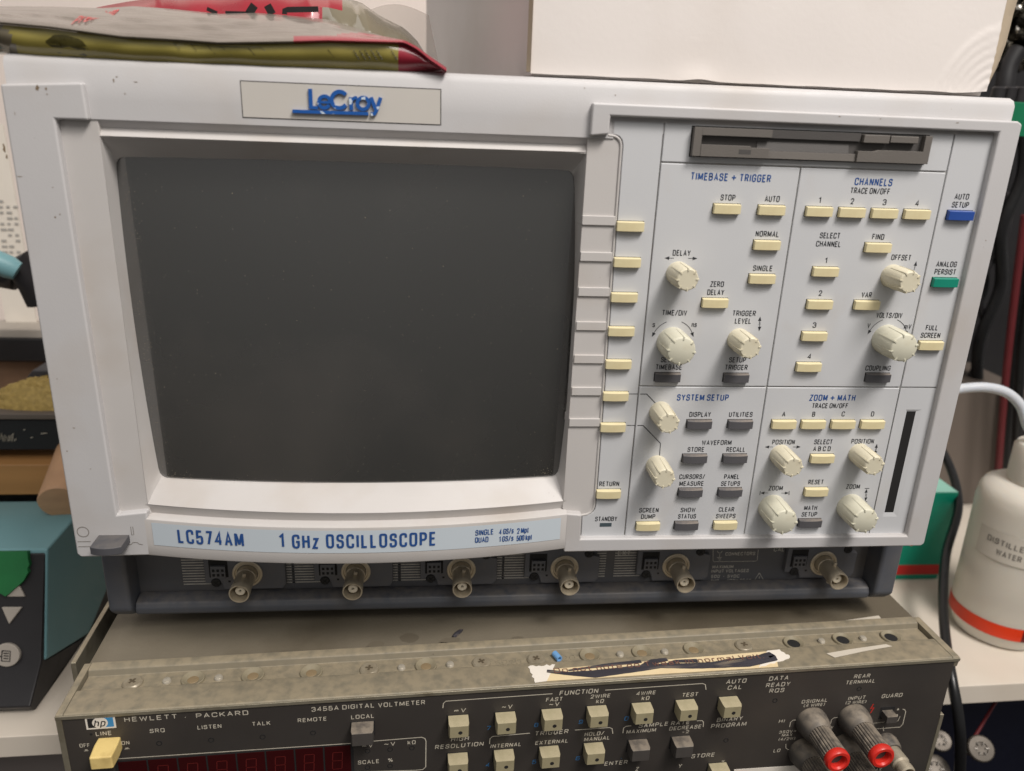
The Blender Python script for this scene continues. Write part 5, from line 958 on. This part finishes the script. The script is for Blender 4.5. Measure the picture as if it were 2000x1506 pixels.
# ---- right side: bottle, box, cables, dark equipment
BC = Vector((331, 138, ZS)); bo = thing('water_bottle', BC, 'cloudy white plastic bottle with red band, on the right end of the shelf', 'bottle')
b = MB(); b.lathe([(26, 0.2), (29.5, 2), (32, 9), (33, 12), (33.4, 60), (34, 104), (33.4, 111), (31, 116), (25.5, 119.5), (17.8, 121), (17.2, 126)], BC, (0, 0, 1), 56); part('bottle_body', b, m_bottle, bo)
b = MB(); b.lathe([(18.6, 122), (19, 124), (18.8, 146), (17.5, 149), (10, 150.5), (6, 151)], BC, (0, 0, 1), 80, bump=lambda i, t_: (.022 * (i % 2) if 124 < t_ < 147 else 0)); part('cap', b, m_bottle, bo)
b = MB(); b.lathe([(32.7, 10.8), (33.3, 11.3), (33.4, 21), (33.25, 21.4)], BC, (0, 0, 1), 56, cap=False)
for fi, f in enumerate(b.f):
    c_ = sum((b.v[i] for i in f), Vector()) / 4 - BC
    an = math.degrees(math.atan2(c_.y, c_.x))
    if -100 < an < -76: b.m[fi] = 1
part('red_band', b, [m_band, mat('dark_red_band', (96, 22, 16), .3)], bo)
b = MB(); rows = []
for z in (69, 90):
    rows.append([BC + Vector((34.15 * math.cos(math.radians(a)), 34.15 * math.sin(math.radians(a)), z)) for a in range(-178, -95, 4)])
b.grid(rows); lb = part('bottle_label', b, mat('paper_label', (216, 208, 194), .6), bo, fixn=False)
t = MB()
for s, z, wd, off in (('DISTILLED', 83, 27, -1), ('WATER', 75.5, 15.5, 1)):
    vs, fs = text2d(s, wd, 4.4, wt=.2)
    for x, y, l in vs: an = math.radians(-141 + (x + off) / 33.6 * 57.3); t.v.append(BC + Vector((34.3 * math.cos(an), 34.3 * math.sin(an), z + y)))
    nb_ = len(t.v) - len(vs); t.f += [tuple(nb_ + i for i in f) for f in fs]; t.m += [0] * len(fs)
part('printed_lettering', t, mat('grey_print', (126, 120, 112), .6), lb, fixn=False)
g0 = sz(1830, 1131, ZS); gtop = sy(1862, 962, g0.y).z
b = MB(); b.box(g0.x - 72, g0.x, g0.y, g0.y + 46, ZS + .3, gtop); gb = part('carton', b, m_tealbox, None, .5); tag(gb, 'green cardboard carton with red stripe, standing behind the right end of the voltmeter', 'carton')
b = MB(); b.box(g0.x - 71.8, g0.x - .4, g0.y + .2, g0.y + 45.8, gtop + .02, gtop + .25); part('carton_top', b, m_mint, gb)
b = MB(); b.box(g0.x - 72.2, g0.x + .2, g0.y - .25, g0.y + .1, ZS + 5, ZS + 14); part('red_stripe', b, m_redc, gb)
def cable(name, pts, r, m, label, cat='cable', group=None):
    P_ = [Vector(p) for p in pts]; Q = []
    for i in range(len(P_) - 1):
        p0, p1, p2, p3 = P_[max(i - 1, 0)], P_[i], P_[i + 1], P_[min(i + 2, len(P_) - 1)]
        for k in range(8):
            s_ = k / 8; Q.append(.5 * ((2 * p1) + (p2 - p0) * s_ + (2 * p0 - 5 * p1 + 4 * p2 - p3) * s_ ** 2 + (3 * p1 - p0 - 3 * p2 + p3) * s_ ** 3))
    Q.append(P_[-1]); b = MB(); b.tube(Q, r, 12, 0); return tag(part(name, b, m, None), label, cat, group)
cable('power_cable', [sy(1800, 820, 270), sy(1850, 900, 235), sy(1872, 985, 198), sy(1848, 1080, 160), sy(1842, 1160, 130), sy(1846, 1240, 96), sy(1858, 1320, 66), sy(1872, 1400, 52), sy(1876, 1470, 48), sy(1872, 1560, 50)], 3.4, m_cable, 'thick black cable hanging between the voltmeter and the bottle')
cable('tubing', [sy(1850, 765, 150), sy(1885, 758, 150), sy(1930, 757, 148), sy(1968, 768, 146), sy(1995, 795, 143), sy(2012, 840, 140), BC + Vector((3, 0, 150))], 3.4, m_tube, 'cloudy white tubing arching over into the bottle cap', 'tube')
# dark rack behind with its cables
def boxw(name, x0, x1, y0, y1, z0, z1, m, label, cat, bev=1.0, group=None):
    b = MB(); b.box(x0, x1, y0, y1, z0, z1); return tag(part(name, b, m, None, bev), label, cat, group)
p = sy(1870, 762, 330); q = sy(1958, 965, 330)
boxw('grey_case', p.x - 60, q.x, 330, 420, ZS + .4, p.z, m_grey, 'plain grey brown case behind the bottle, below the tubing', 'case')
p = sy(1940, 470, 400); q = sy(2010, 640, 400)
boxw('equipment_rack', 260, 620, 440, 500, ZS + .4, 200, m_dark, 'tall black equipment rack filling the background at the right', 'rack')
boxw('rack_module', 350, 470, 400, 438, 20, 60, mat('smoky_module', (52, 48, 48), .4, var=.2, vscale=20), 'dark module with blurry knobs in the rack at the right edge', 'module')
for i, (u0, u1, y, m, r_, lb_) in enumerate([(1972, 1950, 300, m_redcable, 3.2, 'red cable hanging down behind the bottle cap'), (1985, 1962, 320, m_cable, 5, 'black cable hanging just left of the red cable'), (1998, 1985, 300, m_cable, 4, 'black cable hanging right of the red cable')]):
    cable('hanging_cable', [sy(u0 + 30, 420, y), sy(u0 + 12, 560, y), sy(u0 - 4, 700, y), sy((u0 + u1) / 2 - 4, 820, y), sy(u1 - 2, 940, y)], r_, m, lb_, 'cable')
for i, (u, y, r_, wob) in enumerate([(1925, 380, 4, 14), (1945, 372, 3, -16), (1960, 366, 5.5, 10), (1900, 385, 3.5, -8)]):
    cable('loom_cable', [sy(u + 50 - k * 22 + (wob if k % 2 else -wob), 230 + k * 110, y) for k in range(6)], r_, [m_cable, m_sblack][i % 2], ['black cable in front of the rack, nearest the scope edge', 'thin black cable weaving in front of the rack', 'thickest black cable in front of the rack', 'black cable dropping behind the grey case'][i], 'cable')
# upper right corner: foil bag, green board with black terminals
b = MB(); rows = []
for j in range(22):
    rows.append([sy(1962 + i * 8 + (j - 10) * -2.0, -30 + j * 8, 330 + 18 * noise.noise(Vector((i * .7, j * .45, 1))) + 8 * noise.noise(Vector((i * 1.9, j * 1.3, 5)))) for i in range(14)])
b.grid(rows); b.grid([[p + Vector((0, 30, 0)) for p in r] for r in rows]); tag(part('foil_bag', b, m_foil, None, smooth=False), 'crumpled shiny foil bag beside the right edge of the white box', 'foil bag')
p = sy(1915, 196, 200); q = sy(2040, 238, 200); tb = thing('terminal_strip', ((p.x + q.x) / 2, 205, q.z), 'green terminal strip with black knobs behind the oscilloscope top corner', 'terminal strip')
b = MB(); b.box(p.x - 10, q.x + 20, 200, 216, q.z - 10, p.z); part('strip_body', b, mat('terminal_green', (10, 104, 70), .45), tb, .6)
for k in range(4):
    c_ = sy(1948 + k * 22, 188, 206); b = MB(); b.lathe([(4.4, -6), (4.4, 5), (3.2, 6)], c_, (0, 0, 1), 18); part('black_knob', b, m_sblack, tb)
cable('dark_strap', [sy(1990, 95, 320), sy(1970, 130, 320), sy(1962, 170, 318), sy(1958, 215, 318)], 7, m_dark, 'dark strap hanging below the foil bag at top right', 'strap')
# below the shelf at the right: fittings, red lead; everything else falls into shadow
boxw('storage_bin', 120, 520, 200, 420, -520, -300, mat('navy_bin', (16, 20, 40), .5, var=.1), 'dark navy bin in the shadow under the shelf, right side', 'bin')
boxw('cabinet', -520, -180, 110, 400, -520, -262, mat('grey_drawer', (120, 112, 108), .6, var=.04), 'grey cabinet front under the left end of the shelf', 'cabinet')
def fitting(u, v, y, r_, tilt, label):
    c_ = sy(u, v, y); b = MB(); dd = Vector(tilt).normalized(); b.lathe([(r_ * .55, -22), (r_ * .55, -7), (r_ * .8, -5), (r_, -4), (r_, -.6), (r_ * .92, 0), (r_ * .5, .1), (r_ * .45, -.6), (r_ * .1, -.7)], c_, dd, 40, bump=lambda i, t_: (.03 * (i % 2) if -5 < t_ < -.3 else 0))
    b.lathe([(r_ * .62, -14), (r_ * .62, -8)], c_, dd, 24, 1)
    a_ = dd.orthogonal().normalized(); c2_ = dd.cross(a_)
    for k in range(6):
        an = k * math.pi / 3; e = a_ * math.cos(an) + c2_ * math.sin(an); b.tube([c_ + e * r_ * .3 + dd * .2, c_ + e * r_ * .55 + dd * .2], r_ * .07, 6, 2)
    return tag(part('metal_fitting', b, [mat('dull_zinc', (88, 82, 75), .45, metal=.6, var=.1), m_mint, mat('worn_bright', (150, 144, 136), .4, metal=.5)], None), label, 'fitting')
fitting(1917, 1462, 60, 8.2, (-.25, -.75, .75), 'round zinc fitting with a star shaped face, under the shelf right of the cable')
fitting(1838, 1446, 95, 7.2, (-.3, -.6, .8), 'round zinc fitting half hidden behind the voltmeter edge')
fitting(1828, 1502, 75, 9.5, (-.2, -.6, .8), 'round zinc fitting cut off by the bottom edge, near the voltmeter')
cable('red_lead', [sy(1945, 1370, 110), sy(1915, 1420, 95), sy(1880, 1480, 80), sy(1860, 1530, 75)], 1.2, m_redcable, 'thin red lead running diagonally under the shelf', 'lead')
